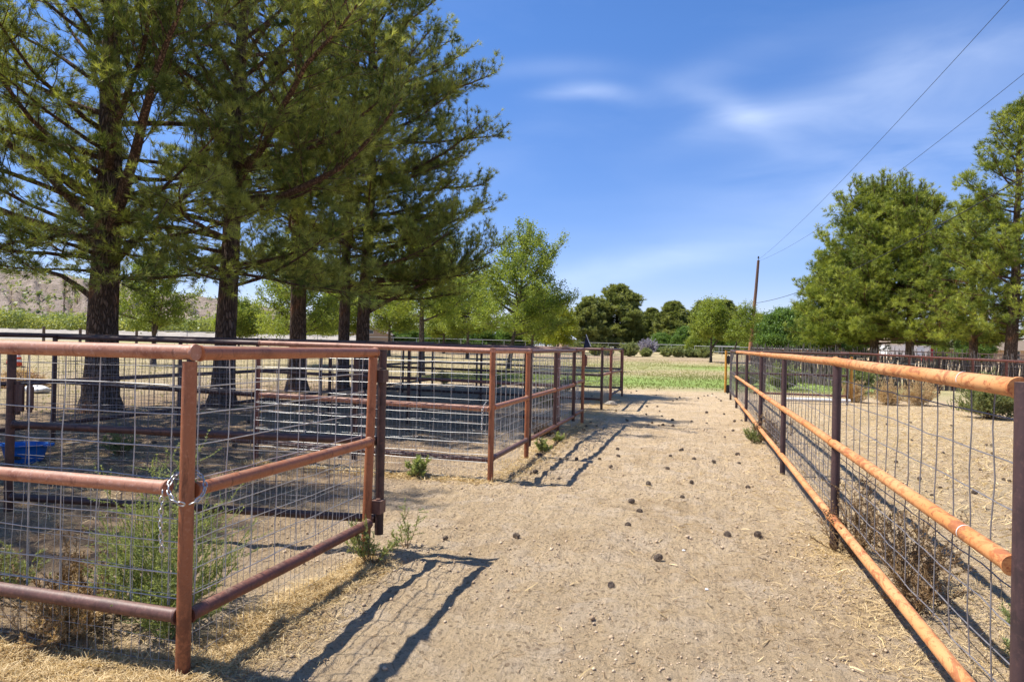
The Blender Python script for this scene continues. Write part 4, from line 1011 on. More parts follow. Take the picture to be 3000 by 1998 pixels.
weed(6.5, 17.6, .95, .95, 120, M_SAGE, 'big rounded grey green bush in the right pen', 18, leaf=.03, name='bush', cat='bush', K=7)
weed(7.5, 17.2, .6, .6, 60, M_TUMBLE, 'golden dry grass clump beside the big bush in the right pen', 19, stem=M_TUMBLE, leaf=.03)
for i, (x, y, s, lb) in enumerate([(4.45, 21.5, .8, 'leftmost tumbleweed of the dry pile in the right pen'), (5.2, 21.0, .95, 'middle tumbleweed of the dry pile in the right pen'), (6.1, 21.3, 1.05, 'largest tumbleweed at the right end of the dry pile')]):
    weed(x, y, s*.72, s*1.15, 110, M_TUMBLE, lb, 40+i, stem=M_TUMBLE, leaf=.018, name='tumbleweed', cat='tumbleweed', group='tumbleweeds piled in the right pen')
weed(5.5, 26.2, 1.0, .7, 60, M_SAGE, 'upright green weed behind the tumbleweeds', 50, leaf=.05)
weed(3.2, 27, .9, .9, 60, M_SAGE, 'leafy green bush beyond the dark cross fence on the right', 51, leaf=.06)
weed(2.0, 29, .8, .9, 60, M_SAGE, 'leafy green bush beyond the yellow gate upright', 52, leaf=.06)
for i, (x, y) in enumerate([(-6.4, 21.8), (-4.0, 21.6), (-3.4, 16.2), (-8.6, 22.5)]):
    weed(x, y, .45, .4, 30, M_SAGE, ['dark green weed by the far cross fence, leftmost', 'dark green weed in front of the far cross fence', 'dark green weed in the gap between the pens', 'dark green weed behind the back fence corner'][i], 60+i, leaf=.04)
# low dry brush by the third pen gate
weed(-2.35, 10.6, .22, .4, 40, M_DRY, 'low dry brush under the corridor gate', 70, leaf=.02)

# straw and dry grass on the ground
def straw_patch(name, label, seed, dens_pts, L=.05, w=.0026, mat=M_STRAW, tilt=.3):
    rg = np.random.default_rng(seed); P = []
    for (x0, y0, x1, y1, wd, n) in dens_pts:
        t_ = rg.random(n); P.append(np.stack([lerp(x0, x1, t_)+rg.normal(0, wd, n), lerp(y0, y1, t_)+rg.normal(0, wd, n)], 1))
    P = np.vstack(P); z = gz_full(P[:, 0], P[:, 1])+.006; V, F_ = scatter_sticks(rg, np.column_stack([P, z]), L, w, tilt)
    N = len(P); tn = np.tile(np.clip(rg.normal(.55, .25, N), 0, 1), 2)
    o = mesh_np(name, V, F_, mat, tint=tn); tag(o, label, 'straw', kind='stuff'); return o
straw_patch('straw', 'golden straw littering the ground under the near fence corner', 81,
            [(-4.0, 2.15, -2.1, 2.3, .16, 20000), (-2.12, 2.3, -2.03, 4.1, .085, 15000), (-4.2, 1.7, -2.0, 1.85, .22, 16000), (-1.98, 2.2, -1.85, 3.2, .12, 1800)])
straw_patch('straw', 'dry straw along the foot of the orange fence', 82,
            [(1.0, 2.2, 1.0, 5.3, .14, 2600), (1.0, 5.2, 1.0, 5.8, .12, 1500), (1.5, 2.5, 1.6, 5, .3, 5000), (1.0, 6, 1.1, 17, .2, 4500), (.6, 3, .6, 6, .3, 500)])
straw_patch('straw', 'dry grass litter scattered over the right pen', 83, [(2.5, 5, 4.5, 14, 1.3, 9000), (3, 14, 6, 20, 1.5, 6000)], L=.09, w=.007)
straw_patch('straw', 'dry grass litter along the edge of the left pens', 84, [(-2.0, 6.9, -2.0, 13, .16, 5000), (-5, 6.85, -2.1, 6.8, .09, 3500), (-2.1, 13, -2.4, 20, .3, 3500), (-8, 6.6, -4, 4.6, .8, 3000)], L=.07, w=.005)
straw_patch('twig_litter', 'small brown twigs and needles strewn over the lane', 85, [(-.6, 2, -.4, 12, .8, 1500), (0.2, 2, 0, 22, .6, 1000), (-5, 3.5, -5, 18, 1.8, 9000)], L=.05, w=.004, mat=M_DRY, tilt=.12)
# clods and grit on the sand
M_CLOD = mat_leaf('sandy_clod', (0.30, 0.20, 0.12), (0.66, 0.51, 0.34), 0.0, 0.9)
rg = np.random.default_rng(88); N = 26000
yy = 1.9 + 11*rg.random(N)**1.7; xx = rg.uniform(-1, 1, N)*(2.2+.25*yy)+.2
kk = fbm(xx, yy, 1.1, 3, 23)+rg.normal(0, .16, N) > .02; xx, yy = xx[kk], yy[kk]; N = len(xx)
sz = np.clip(rg.lognormal(-5.35, .42, N), .002, .016)*(1+yy*.05)
oc = np.array([[1, 0, 0], [0, 1, 0], [-1, 0, 0], [0, -1, 0], [0, 0, .8], [0, 0, -.8]]); of = np.array([[0, 1, 4], [1, 2, 4], [2, 3, 4], [3, 0, 4], [1, 0, 5], [2, 1, 5], [3, 2, 5], [0, 3, 5]])
a = rg.uniform(0, 6.28, N); V = oc[None]*rg.uniform(.6, 1.3, (N, 6, 1)); ca, sa = np.cos(a)[:, None], np.sin(a)[:, None]
V = np.stack([V[..., 0]*ca-V[..., 1]*sa, V[..., 0]*sa+V[..., 1]*ca, V[..., 2]], -1)*sz[:, None, None] + np.column_stack([xx, yy, gz_full(xx, yy)+sz*.35])[:, None]
F_ = (of[None]+np.arange(N)[:, None, None]*6).reshape(-1, 3)
tag(mesh_np('clods', V.reshape(-1, 3), F_, M_CLOD, tint=np.repeat(np.clip(rg.normal(.6, .25, N), 0, 1), 8)), 'small clods and grit scattered over the sandy lane', 'gravel', kind='stuff')
# lawn tufts
rg = np.random.default_rng(90); N = 60000
yy = 23.5 + 45*rg.random(N)**1.5; xx = rg.uniform(-11, 7.5, N) - (yy-24)*.12
dens_ = np.exp(-((yy-31)/7.5)**2)+.7*np.exp(-((yy-52)/8)**2)+.22
keep = (rg.random(N) < dens_*(.6+.9*fbm(xx, yy, .25, 3, 66))) & (yy > 24.2+1.8*fbm(xx, yy*0+3, .6, 3, 5)); xx, yy = xx[keep], yy[keep]
P = np.column_stack([xx, yy, gz_full(xx, yy)]); D_ = np.tile(np.array([0, 0, 1.0]), (len(P), 1))+rg.normal(0, .25, (len(P), 3))
gn = np.clip(.55-.6*np.exp(-((yy-31)/7)**2)*.7 + fbm(xx, yy, .3, 3, 12)*.7 + rg.normal(0, .15, len(P)), 0, 1)
V, F_, T = tufts_mesh(rg, P, D_, rg.uniform(.04, .085, len(P)), gn, 4, .30, (.2, .9)); tag(mesh_np('lawn_grass', V, F_, M_GRASS, tint=T), 'short patchy green and straw coloured grass of the open field', 'grass', kind='stuff')
# sparse taller dry grass left of pens
N = 9000; xx = rg.uniform(-45, -9, N); yy = rg.uniform(8, 50, N); P = np.column_stack([xx, yy, gz_full(xx, yy)]); D_ = np.tile(np.array([0, 0, 1.0]), (N, 1))+rg.normal(0, .3, (N, 3))
V, F_, T = tufts_mesh(rg, P, D_, rg.uniform(.04, .09, N), np.clip(rg.normal(.75, .2, N), 0, 1), 4, .25, (.2, 1.0)); tag(mesh_np('dry_grass', V, F_, M_GRASS, tint=T), 'thin dry grass on the dirt left of the pens', 'grass', kind='stuff')

# ------------------------------------------------------------------ pine cones on the ground
CONE_A = cone_mesh('pine_cone', M_PCONE, 8, 9, .075, .036); CONE_B = cone_mesh('pine_cone', M_PCONE, 6, 8, .06, .034)
def put_cone(x, y, s=1.0, label='small dark pine cone lying on the ground', k=0, group='fallen pine cones'):
    o = bpy.data.objects.new('pine_cone', (CONE_A if k % 2 == 0 else CONE_B).data); COL.objects.link(o)
    o.location = (x, y, gh(x, y)+.024*s); s *= (.78 if group == 'fallen pine cones' else .64); o.scale = [s]*3; o.rotation_euler = (R_(random.uniform(60, 120)), random.uniform(0, 6), random.uniform(0, 6.28)); o.scale = [s]*3; o.location.z = gh(x, y)+.022*s
    tag(o, label, 'pine cone', group)
def gp(px, py):
    d = Fv + Rv*(px-1500)/1981. - Uv*(py-999)/1981.; t_ = -CAM_H/d[2]; return float(d[0]*t_), float(d[1]*t_)
for k, (px, py, s, lb) in enumerate([(2130, 1565, 1.05, 'large round pine cone in the lane, left one of a close pair'), (2216, 1575, 1.0, 'dark pine cone in the lane, right one of a close pair'),
     (1919, 1638, .9, 'pine cone alone in the middle of the lane'), (1790, 1718, .8, 'reddish brown pine cone nearest the camera'), (1521, 1575, .8, 'pine cone on the sand between the two shadows'),
     (1298, 1585, .7, 'small pine cone on the sand just right of the near fence'), (2165, 1335, .9, 'upper one of two pine cones by the orange fence'), (2168, 1355, .85, 'lower one of two pine cones by the orange fence')]):
    x, y = gp(px, py); put_cone(x, y, s, lb, k)
ptsx = [(1580, 1340), (1645, 1345), (1586, 1338), (1690, 1348), (1663, 1345), (1813, 1318), (1815, 1340), (1997, 1455), (1842, 1474), (1843, 1538), (1880, 1498), (2188, 1427), (1752, 1346), (1785, 1374), (1633, 1405), (1555, 1382), (1573, 1383),
        (1835, 1230), (1900, 1247), (1930, 1249), (1970, 1249), (1945, 1245), (1910, 1240), (2024, 1236), (2073, 1240), (1985, 1171), (1970, 1175), (1990, 1165), (1895, 1215), (2098, 1143), (2063, 1160), (2074, 1160), (2045, 1167), (1840, 1233),
        (1730, 1240), (1690, 1255), (1705, 1262), (1715, 1250), (1745, 1248), (2150, 1238), (2170, 1233), (2125, 1280), (2122, 1215), (1960, 1338), (2000, 1325), (1950, 1375), (2037, 1350), (2096, 1360), (1900, 1418), (2028, 1418), (2067, 1210), (2100, 1165), (1805, 1205), (1762, 1170), (1775, 1180), (1830, 1150), (1845, 1146), (1800, 1146)]
for k, (px, py) in enumerate(ptsx):
    x, y = gp(px, py)
    if abs(x-XL) < .1: x += .2
    put_cone(x, y, random.uniform(.75, 1.2), 'small dark pine cone lying on the sandy lane', k, 'fallen pine cones in the lane')
for k in range(12):
    x, y = random.uniform(-1.7, .8), 10+14*random.random()**.8; put_cone(x, y, random.uniform(.7, 1.15), 'small dark pine cone lying on the sandy lane', k, 'fallen pine cones in the lane')
for k, (px, py) in enumerate([(2626, 1354), (2628, 1363), (2757, 1431), (2690, 1405), (2780, 1408), (2945, 1408), (2950, 1412), (2876, 1380), (2860, 1451), (2900, 1310), (2885, 1307), (2820, 1305), (2785, 1248), (2670, 1240), (2600, 1245), (2670, 1290), (2910, 1330), (2730, 1453), (2765, 1330), (2560, 1290)]):
    x, y = gp(px, py); put_cone(x, y, random.uniform(.75, 1.1), 'brown pine cone on the dirt inside the right pen', k, 'pine cones inside the right pen')
for k in range(45):
    x, y = random.uniform(-7.8, -2.6), random.uniform(4.8, 20); put_cone(x, y, random.uniform(.9, 1.3), 'pine cone on the shaded ground under the pines', k, 'pine cones under the pines')
# pale rock at the foot of a lane post, small stones
for (px, py, s, lb) in [(1790, 1186, .16, 'pale flat rock at the foot of a rusty lane post'), (2003, 1607, .013, 'small white pebble in the lane below the cone pair'), (2070, 1729, .013, 'small white pebble nearest the camera in the lane')]:
    x, y = gp(px, py); mb = MB(); rgk = random.Random(px); V = []; n, m = 12, 7
    for i in range(m):
        for k in range(n):
            ph = math.pi*i/(m-1); a = 2*math.pi*k/n; e = s*(1+rgk.uniform(-.12, .12)); V.append((math.sin(ph)*math.cos(a)*e, math.sin(ph)*math.sin(a)*e*.8, math.cos(ph)*e*.5))
    mb.add(V, [(i*n+k, (i+1)*n+k, (i+1)*n+(k+1) % n, i*n+(k+1) % n) for i in range(m-1) for k in range(n)]); o = mb.build('rock', M_ROCK if s > .1 else M_WHITE); o.location = (x, y, gh(x, y)+s*.2); tag(o, lb, 'rock')

# ------------------------------------------------------------------ right-hand pines
PB = (M_BARK, M_LIMB, M_NEEDLE2)
def place(px, depth): 
    x, y = at(px, depth); return (x, y, float(gz(x, y))-.02)
prA = ([1.3, 3, 5, 8, 10.5, 12.3], [4.8, 5.8, 5.3, 4.6, 3.4, 1.0])
make_tree('pine_tree', place(2560, 47), 12.6, 1.9, prA, 66, 201, trunk_r=.28, mats=PB, tuft=.30, K=13, dens=1.1, width=.085, fill=420, fr=.46, fn=18, fin=.4, inner=.18, minr=.010, sub_step=.40, el=(-.05, 1.1), limb_r=.9,
          label='broad bright green pine in the middle of the right hand group', group='pines on the right beyond the stick fence')
make_tree('pine_tree', place(2455, 50), 8.4, 1.6, ([1.5, 3, 5, 8, 9], [3.8, 4.2, 3.6, 1.6, .4]), 46, 202, trunk_r=.22, mats=PB, tuft=.30, K=13, dens=1.1, width=.085, fill=420, fr=.46, fn=18, fin=.4, inner=.18, minr=.010, sub_step=.40, el=(.0, .8), limb_r=.9,
          label='lower pine on the left side of the right hand group', group='pines on the right beyond the stick fence')
make_tree('pine_tree', place(2665, 44), 11.6, 2.1, ([1.5, 3, 5, 8, 10.5, 11.8], [3.8, 4.6, 4.6, 4.0, 2.6, .8]), 54, 203, trunk_r=.26, mats=PB, tuft=.28, K=13, dens=1.1, width=.085, fill=380, fr=.44, fn=18, fin=.4, inner=.18, minr=.010, sub_step=.40, el=(-.05, 1.1), limb_r=.9,
          label='forked dark trunk pine right of the broad one, in front of the tan house', group='pines on the right beyond the stick fence')
make_tree('pine_tree', place(2850, 39), 10.2, 2.0, ([2, 3, 5, 8, 9.8], [3.0, 3.6, 3.4, 2.4, .8]), 44, 204, trunk_r=.24, mats=PB, tuft=.25, K=14, width=.085, fill=330, fr=.38, fn=16, fin=.35, inner=.2, minr=.008, sub_step=.38, limb_r=.9,
          label='shorter pine left of the tallest one near the right edge', group='pines on the right beyond the stick fence')
make_tree('pine_tree', place(2955, 36), 15.0, 2.2, ([2, 4, 7, 10, 13, 15], [3.3, 3.8, 3.5, 3.0, 1.9, .5]), 72, 205, trunk_r=.30, mats=PB, tuft=.25, K=14, width=.085, fill=330, fr=.38, fn=16, fin=.35, inner=.2, minr=.008, sub_step=.38, limb_r=.9, lean=(.6, 0),
          label='tallest pine at the right edge of the view', group='pines on the right beyond the stick fence')
# the dead brown bough between them
rootd = [o for o in bpy.data.objects if o.name.startswith('pine_tree')]
rg = np.random.default_rng(77); segs = []; pos = []; dr = []
bx, by = at(2745, 39.5); lx, ly, lz = place(2665, 44)
for i in range(26):
    p0 = np.array([bx-lx, by-ly, 4.8]) + rg.normal(0, .35, 3); t1 = curve_branch(rg, p0, R_(195)+rg.normal(0, .6)+math.pi, rg.normal(-.35, .3), rg.uniform(1.0, 1.9), 6, .1, .15); segs.append((t1, np.linspace(.03, .01, 6)))
    for q_ in (.5, .7, .85, 1): f = q_*5; i0 = min(int(f), 4); pos.append(t1[i0]+(t1[i0+1]-t1[i0])*(f-i0)); dr.append(t1[i0+1]-t1[i0])
V, F_ = tubes_np(segs, 4); par = [o for o in rootd if 'forked dark trunk' in o['label']][0]
dead = mesh_np('dead_bough', V, F_, M_LIMB, par)
V, F_, T = tufts_mesh(rg, np.array(pos), np.array(dr), np.full(len(pos), .26), rg.random(len(pos)), 12, .10); mesh_np('dead_needles', V, F_, M_NEEDLED, dead, tint=T)

# ------------------------------------------------------------------ leafy trees behind the left pens
LT = (M_BARKP, M_BARKP, M_LEAF)
def leafy(px, depth, H, R, z0, seed, label, mats=LT, tr=.12, nb=26, leaf=.11, dens=.8, lean=(0, 0), extra=(), cat='tree', group='leafy trees beyond the left pens', K=7):
    prof = ([z0*.8, H*.4, H*.78, H], [R*.75, R, R*.9, R*.35])
    return make_tree('leafy_tree', place(px, depth), H, z0, prof, nb, seed, kind='leaf', trunk_r=tr, mats=mats, tuft=leaf, K=K, dens=dens, width=.1, inner=.25, minr=.006, sub_step=.38, fill=int(62*R), fr=R*.11, fn=13, fin=.25,
                     el=(.15, .9), label=label, cat=cat, group=group, lean=lean, extra=extra, limb_r=1.0, flare=.4)[0]
leafy(452, 36, 5.4, 2.5, 1.9, 301, 'small forked leafy tree between the first and second pines', leaf=.12, extra=((1.5, 2.4, 3.0, .9, .1, 1.6), (1.5, -.6, 3.0, .9, .1, 1.6)))
leafy(865, 40, 6.8, 3.2, 1.7, 302, 'leafy tree with a pale bent limb between second and third pines', leaf=.13, extra=((1.5, 2.9, 4.0, .8, .1, 1.8), (1.4, .2, 3.4, .8, .1, 1.6)))
leafy(1237, 31, 6.3, 3.2, 2.4, 303, 'pale trunked leafy tree right of the twin pines', leaf=.11, tr=.15, nb=26, dens=.7)
leafy(1490, 41, 7.8, 3.5, 2.0, 304, 'tallest leafy tree, rising against the sky right of the pines', leaf=.13, tr=.13, nb=34, dens=.8, lean=(1.0, .2), extra=((2.8, lim_r, 3.6, .35, .35, 1.3), (3.4, lim_r-.2, 3.4, .3, .4, 1.2)))
leafy(1140, 60, 6.5, 3.4, 2.2, 305, 'leafy tree beside the tan building', leaf=.17, tr=.14)
leafy(1370, 58, 6.6, 3.6, 2.2, 306, 'leafy tree left of the tallest one, half hidden by pine boughs', leaf=.17, tr=.14)
leafy(1300, 75, 6.5, 3.8, 1.8, 307, 'leafy tree deep behind the twin pines near the grey fence', leaf=.2, tr=.14)
leafy(1560, 66, 6.2, 3.4, 2.0, 308, 'round leafy tree right behind the tallest leafy one', leaf=.18, tr=.14)
leafy(1635, 84, 5.6, 3.0, 1.2, 309, 'yellow green tree beside the dark conifers', mats=(M_BARKP, M_BARKP, M_LEAFY), leaf=.2, tr=.12)
leafy(1000, 62, 6.0, 3.2, 2.0, 310, 'leafy tree seen between the third pine and the twin trunks', leaf=.18, tr=.13)
leafy(1600, 96, 7.0, 4.0, 1.2, 311, 'green tree filling the gap left of the dark conifers', leaf=.24, tr=.15)
leafy(700, 70, 4.6, 3.0, 1.4, 312, 'low leafy tree far behind the second pine', leaf=.2, tr=.1)
# mesquite in the field
leafy(2083, 62, 5.4, 2.3, 2.0, 320, 'small round mesquite standing in the field, twin trunks', mats=(M_BARKP, M_BARKP, M_LEAF), leaf=.15, tr=.11, nb=30, dens=.9, group='trees at the far side of the field', extra=((1.2, .3, 3.2, 1.0, -.1, 1.6),))
leafy(2140, 60, 4.9, 1.8, 1.9, 321, 'thin grey limbed mesquite leaning right beside the round one', mats=(M_BARKP, M_BARKP, M_LEAF), leaf=.13, tr=.09, nb=20, dens=.45, lean=(1.2, .2), group='trees at the far side of the field')

# ------------------------------------------------------------------ far trees: a few prototypes, copied
FP = (M_BARKD, M_BARKD, M_NEEDLEF); FD = (M_BARKD, M_BARKD, M_LEAFD)
def far_proto(kind, seed, H, R, z0, mats, leaf, nb, dens=1.0, **kw):
    prof = ([z0*.8, H*.25, H*.5, H*.75, H], [R*.8, R, R*.95, R*.65, R*.15])
    r, n = make_tree('conifer_tree' if kind == 'pine' else 'broadleaf_tree', (0, 0, 0), H, z0, prof, nb, seed, kind=kind, trunk_r=.3, mats=mats, tuft=leaf, K=8 if kind == 'pine' else 6, dens=dens, width=.22, inner=.25, minr=.015,
                     sub_step=.55, el=(.05, .9), label='x', limb_r=1.0, fill=300, fr=R*.16, fn=30, fin=.5)
    return r
pA = far_proto('pine', 401, 12, 5.4, .7, FP, .50, 66)
pB = far_proto('pine', 402, 10, 3.4, .9, FP, .44, 54)
dA = far_proto('leaf', 403, 7, 4.4, .5, FD, .30, 46, 1.1)
dB = far_proto('leaf', 404, 7, 3.6, .8, (M_BARKD, M_BARKD, M_LEAF), .28, 44, 1.0)
used = set()
G1 = 'conifers along the far side of the field'; G2 = 'green trees along the far side of the field'
far = [  # proto, px, depth, scale xy, scale z, label, group
    (pA, 1805, 124, 1.2, .96, 'big dark domed conifer, the tallest beyond the grey fence', G1), (pA, 1722, 121, .85, .76, 'conifer on the left flank of the big domed one', G1), (pB, 1905, 130, 1.0, .80, 'slim conifer at the right flank of the big domed one', G1),
    (pA, 1868, 135, .85, .62, 'low dark conifer behind the right flank of the domed one', G1), (pB, 1975, 118, 1.25, .86, 'pointed conifer left of centre in the far group behind the mesquite', G1), (pA, 2062, 126, 1.0, .76, 'wide conifer behind the small mesquite', G1), (pB, 2115, 122, 1.3, .92, 'conifer with the highest top behind the mesquite', G1),
    (pB, 1958, 140, .9, .75, 'small conifer between the two far conifer groups', G1),
    (dA, 1935, 112, .60, .42, 'low light green tree below the slim conifer', G2), (dA, 2010, 110, .7, .55, 'dark green rounded tree below the pointed conifer', G2), (dA, 2150, 108, .9, .70, 'round green tree right of the mesquite', G2),
    (dB, 2225, 96, .75, .80, 'green tree just right of the utility pole', G2), (dA, 2290, 92, .85, .86, 'second green tree right of the utility pole', G2), (dA, 2350, 96, .8, .98, 'green tree against the left side of the right hand pines', G2),
    (dA, 2410, 100, .9, .85, 'dark tree behind the left side of the right hand pines', G2), (dB, 2740, 84, .5, .62, 'green tree in front of the tan house roof', G2), (dA, 2850, 74, .48, .58, 'deep green round tree between the two right hand pines', G2),
    (dA, 2560, 110, 1.0, .72, 'dark tree low behind the right hand pine trunks', G2), (dA, 2480, 104, .9, .6, 'dark low tree at the back of the stick fence', G2),
    (dA, 1180, 135, 1.0, .6, 'dark far tree right of the tan building', G2), (dA, 1290, 132, 1.0, .62, 'dark far tree behind the leafy row, left', G2), (dA, 1400, 130, 1.0, .64, 'dark far tree behind the leafy row, centre', G2), (dA, 1500, 130, 1.0, .62, 'dark far tree behind the leafy row, right', G2), (dB, 1650, 128, .9, .9, 'green far tree touching the dark conifers', G2),
    (dA, 2230, 120, 1.0, .72, 'far green tree behind the utility pole', G2), (dA, 2600, 125, 1.2, .72, 'far dark tree left of the tan house', G2), (dA, 2930, 95, .7, .55, 'far green tree behind the tallest right hand pine', G2),
    (dB, 2045, 100, .5, .45, 'low shrubby green tree behind the grass clumps', G2)]
for i, (pt, px, dp, sx, sz, lb, gp_) in enumerate(far):
    o = pt if id(pt) not in used else copy_tree(pt); used.add(id(pt))
    x, y, z = place(px, dp); o.location = (x, y, z-.1); o.scale = (sx, sx, sz); o.rotation_euler = (0, 0, i*1.7); tag(o, lb, 'tree', gp_)

# shrubs at the far edge of the field
for i, (px, dp, h, r_, mt, lb) in enumerate([(1845, 77, 1.55, 1.25, M_SAGE, 'tall grey green clump, leftmost of the field edge'), (1893, 78, .8, .9, M_SAGE, 'low clump right of the tall leftmost one'), (1955, 79, 1.1, .8, M_SAGE, 'narrow clump left of the round one'),
        (1950+35, 78, 1.15, 1.5, M_SAGE, 'wide round clump in the middle of the field edge'), (2040, 79, .8, .8, M_SAGE, 'small clump right of the round middle one'), (2075-10, 77, 1.05, 1.3, M_SAGE, 'wide clump near the mesquite trunks'), (2020, 78.5, .9, 1.0, M_SAGE, 'dull clump between the two wide ones'),
        (1745, 79, 1.1, 1.2, M_SAGE, 'clump seen through the last left gate'), (1782, 80, .9, .8, M_SAGE, 'small clump right of the one behind the last gate'),
        (1898, 92, 2.0, 2.4, M_PURPLE, 'rounded grey violet flowering shrub by the grey fence'), (1690, 92, 1.5, 1.8, M_SAGE, 'pale shrub at the grey fence left of the flag'), (2340, 70, 1.0, 1.0, M_SAGE, 'clump right of the utility pole')]):
    weed(*at(px, dp), h, r_, 90, mt, lb, 500+i, leaf=.14, K=4, name='shrub', cat='shrub', group='shrubs along the far edge of the field')
for o in bpy.data.objects:
    if o.name.startswith('shrub') and o.parent is None: o.location.z = float(gz(o.location.x, o.location.y))

# ------------------------------------------------------------------ far fences
rg = np.random.default_rng(55)
def far_fence(label, pts, H_, sp, mat, rails=(1.0,), r=.035, pr=.035, name='pipe_fence', wires_z=(), maxp=100):
    """pts: (px, depth, ztop) polyline"""
    W_ = [Vector((*at(a, b), c)) for a, b, c in pts]; B = Vector((W_[0].x, W_[0].y, float(gz(W_[0].x, W_[0].y))))
    root = empty(name, tuple(B), label, 'fence'); k = 0
    for i in range(len(W_)-1):
        a, b = W_[i], W_[i+1]; L = (b-a).length; n = max(1, int(L/sp))
        for j in range(n+(i == len(W_)-2)):
            p = a.lerp(b, j/n); g = float(gz(p.x, p.y)); mb = MB(); mb.tube([Vector((p.x, p.y, g-.1))-B, p-B], pr, 8); mb.build('post', mat, root)
        for f in rails:
            def zz(p): g = float(gz(p.x, p.y)); return Vector((p.x, p.y, g+(p.z-g)*f))-B
            mb = MB(); mb.tube([zz(a), zz(b)], r, 8); mb.build('rail', mat, root)
        for f in wires_z:
            mb = MB(); mb.tube([zz_(a, f)-B, zz_(b, f)-B], .012, 4); mb.build('wire', M_WIRED, root)
    return root
def zz_(p, f): g = float(gz(p.x, p.y)); return Vector((p.x, p.y, g+(p.z-g)*f))
def zt(px, py, d): return zat(px, py, d)
far_fence('long grey pipe fence crossing the far side of the field', [(460, 80, zt(460, 969, 80)), (930, 92, zt(930, 984, 92)), (1350, 103, zt(1350, 994, 103)), (1900, 108, zt(1900, 1009, 108)), (2330, 100, zt(2330, 1019, 100))], 1.3, 3.2, M_GREYP, r=.045, pr=.04, wires_z=(.66, .33))
far_fence('old fence of wooden posts and wire at the far left', [(-60, 50, zt(-60, 953, 50)), (128, 50, zt(128, 957, 50)), (235, 50, zt(235, 962, 50)), (400, 52, zt(400, 968, 52))], 1.9, 40, M_WOODPOST, rails=(), pr=.10, name='post_fence', wires_z=(.9, .65, .4))
far_fence('grey rail fence with a pale gate right of the mesquite', [(2035, 88, zt(2035, 1014, 88)), (2200, 84, zt(2200, 1019, 84)), (2400, 70, zt(2400, 1025, 70))], 1.3, 2.6, M_GREYP, rails=(1, .5), wires_z=(.75, .25))
far_fence('dark double railed corral fence in front of the tan house', [(2560, 55, zt(2560, 1027, 55)), (3120, 48, zt(3120, 1046, 48))], 1.3, 2.8, M_DARK, rails=(1, .75, .5), r=.04)
far_fence('dark pipe fence running back along the green trees on the right', [(2200, 60, zt(2200, 1021, 60)), (2560, 46, zt(2560, 1036, 46))], 1.3, 2.6, M_RED, rails=(1, .6), r=.045)

# ------------------------------------------------------------------ utility pole and wires
px0, py0 = at(2195, 70); gz0 = float(gz(px0, py0))
pt = Vector((*at(2217, 70), zt(2217, 757+6, 70)))
B = Vector((px0, py0, gz0)); up = empty('utility_pole', tuple(B), 'leaning brown wooden utility pole beyond the orange fence', 'utility pole')
mb = MB(); mb.tube([Vector((0, 0, -.2)), (pt-B)*.35, (pt-B)*.7+Vector((.03, 0, 0)), pt-B], [.20, .18, .155, .13], 14)
m, t, b = mat_new('pole_wood'); g = geo_pos(t); sp_ = t.n('ShaderNodeSeparateXYZ'); t.l(g, sp_.inputs[0])
n_ = t.noise(t.mapping(g, scale=(6, 6, .8)), 2, 5, .6); c_ = t.mix(n_, (.24, .105, .045), (.42, .20, .09)); c_ = t.mix(t.ramp(sp_.outputs[2], 3.5, 8), c_, (.12, .07, .05)); t.l(c_, b.inputs['Base Color']); b.inputs['Roughness'].default_value = .9
mb.build('pole', m, up)
mb = MB(); mb.tube([pt-B, pt-B+Vector((0, 0, .25))], .03, 8); mb.tube([pt-B+Vector((0, 0, .2)), pt-B+Vector((0, 0, .42))], [.10, .06], 10); mb.build('insulator', M_BLACK, up)
mb = MB(); c4 = pt-B-Vector((0, 0, 2.5)); mb.box(c4+Vector((-.2, 0, -1.0)), (.18, .15, .2)); mb.build('bracket', M_DARK, up)
def wire(p0, p1, sag, label, r=.012):
    pts = []
    for i in range(41):
        s = i/40; p = Vector(p0).lerp(Vector(p1), s); p.z -= sag*4*s*(1-s); pts.append(p-Vector(p0))
    mb = MB(); mb.tube(pts, r, 5); o = mb.build('overhead_wire', M_BLACK); o.location = p0; tag(o, label, 'wire', 'overhead wires')
def pw(px, py, d): return Vector((*at(px, d), zt(px, py, d)))
wire(pw(2214, 888, 70), pw(3350, 300, 20), 1.05, 'thick dark service wire running low across the right hand pines', .022)
wire(pw(2219, 760, 70), pw(3080, -160, 15), .45, 'thin wire rising steeply to the top right corner', .0085)
wire(pw(2219, 765, 70), pw(3200, 40, 17), .75, 'thin wire passing over the right hand pines to the right edge', .0085)

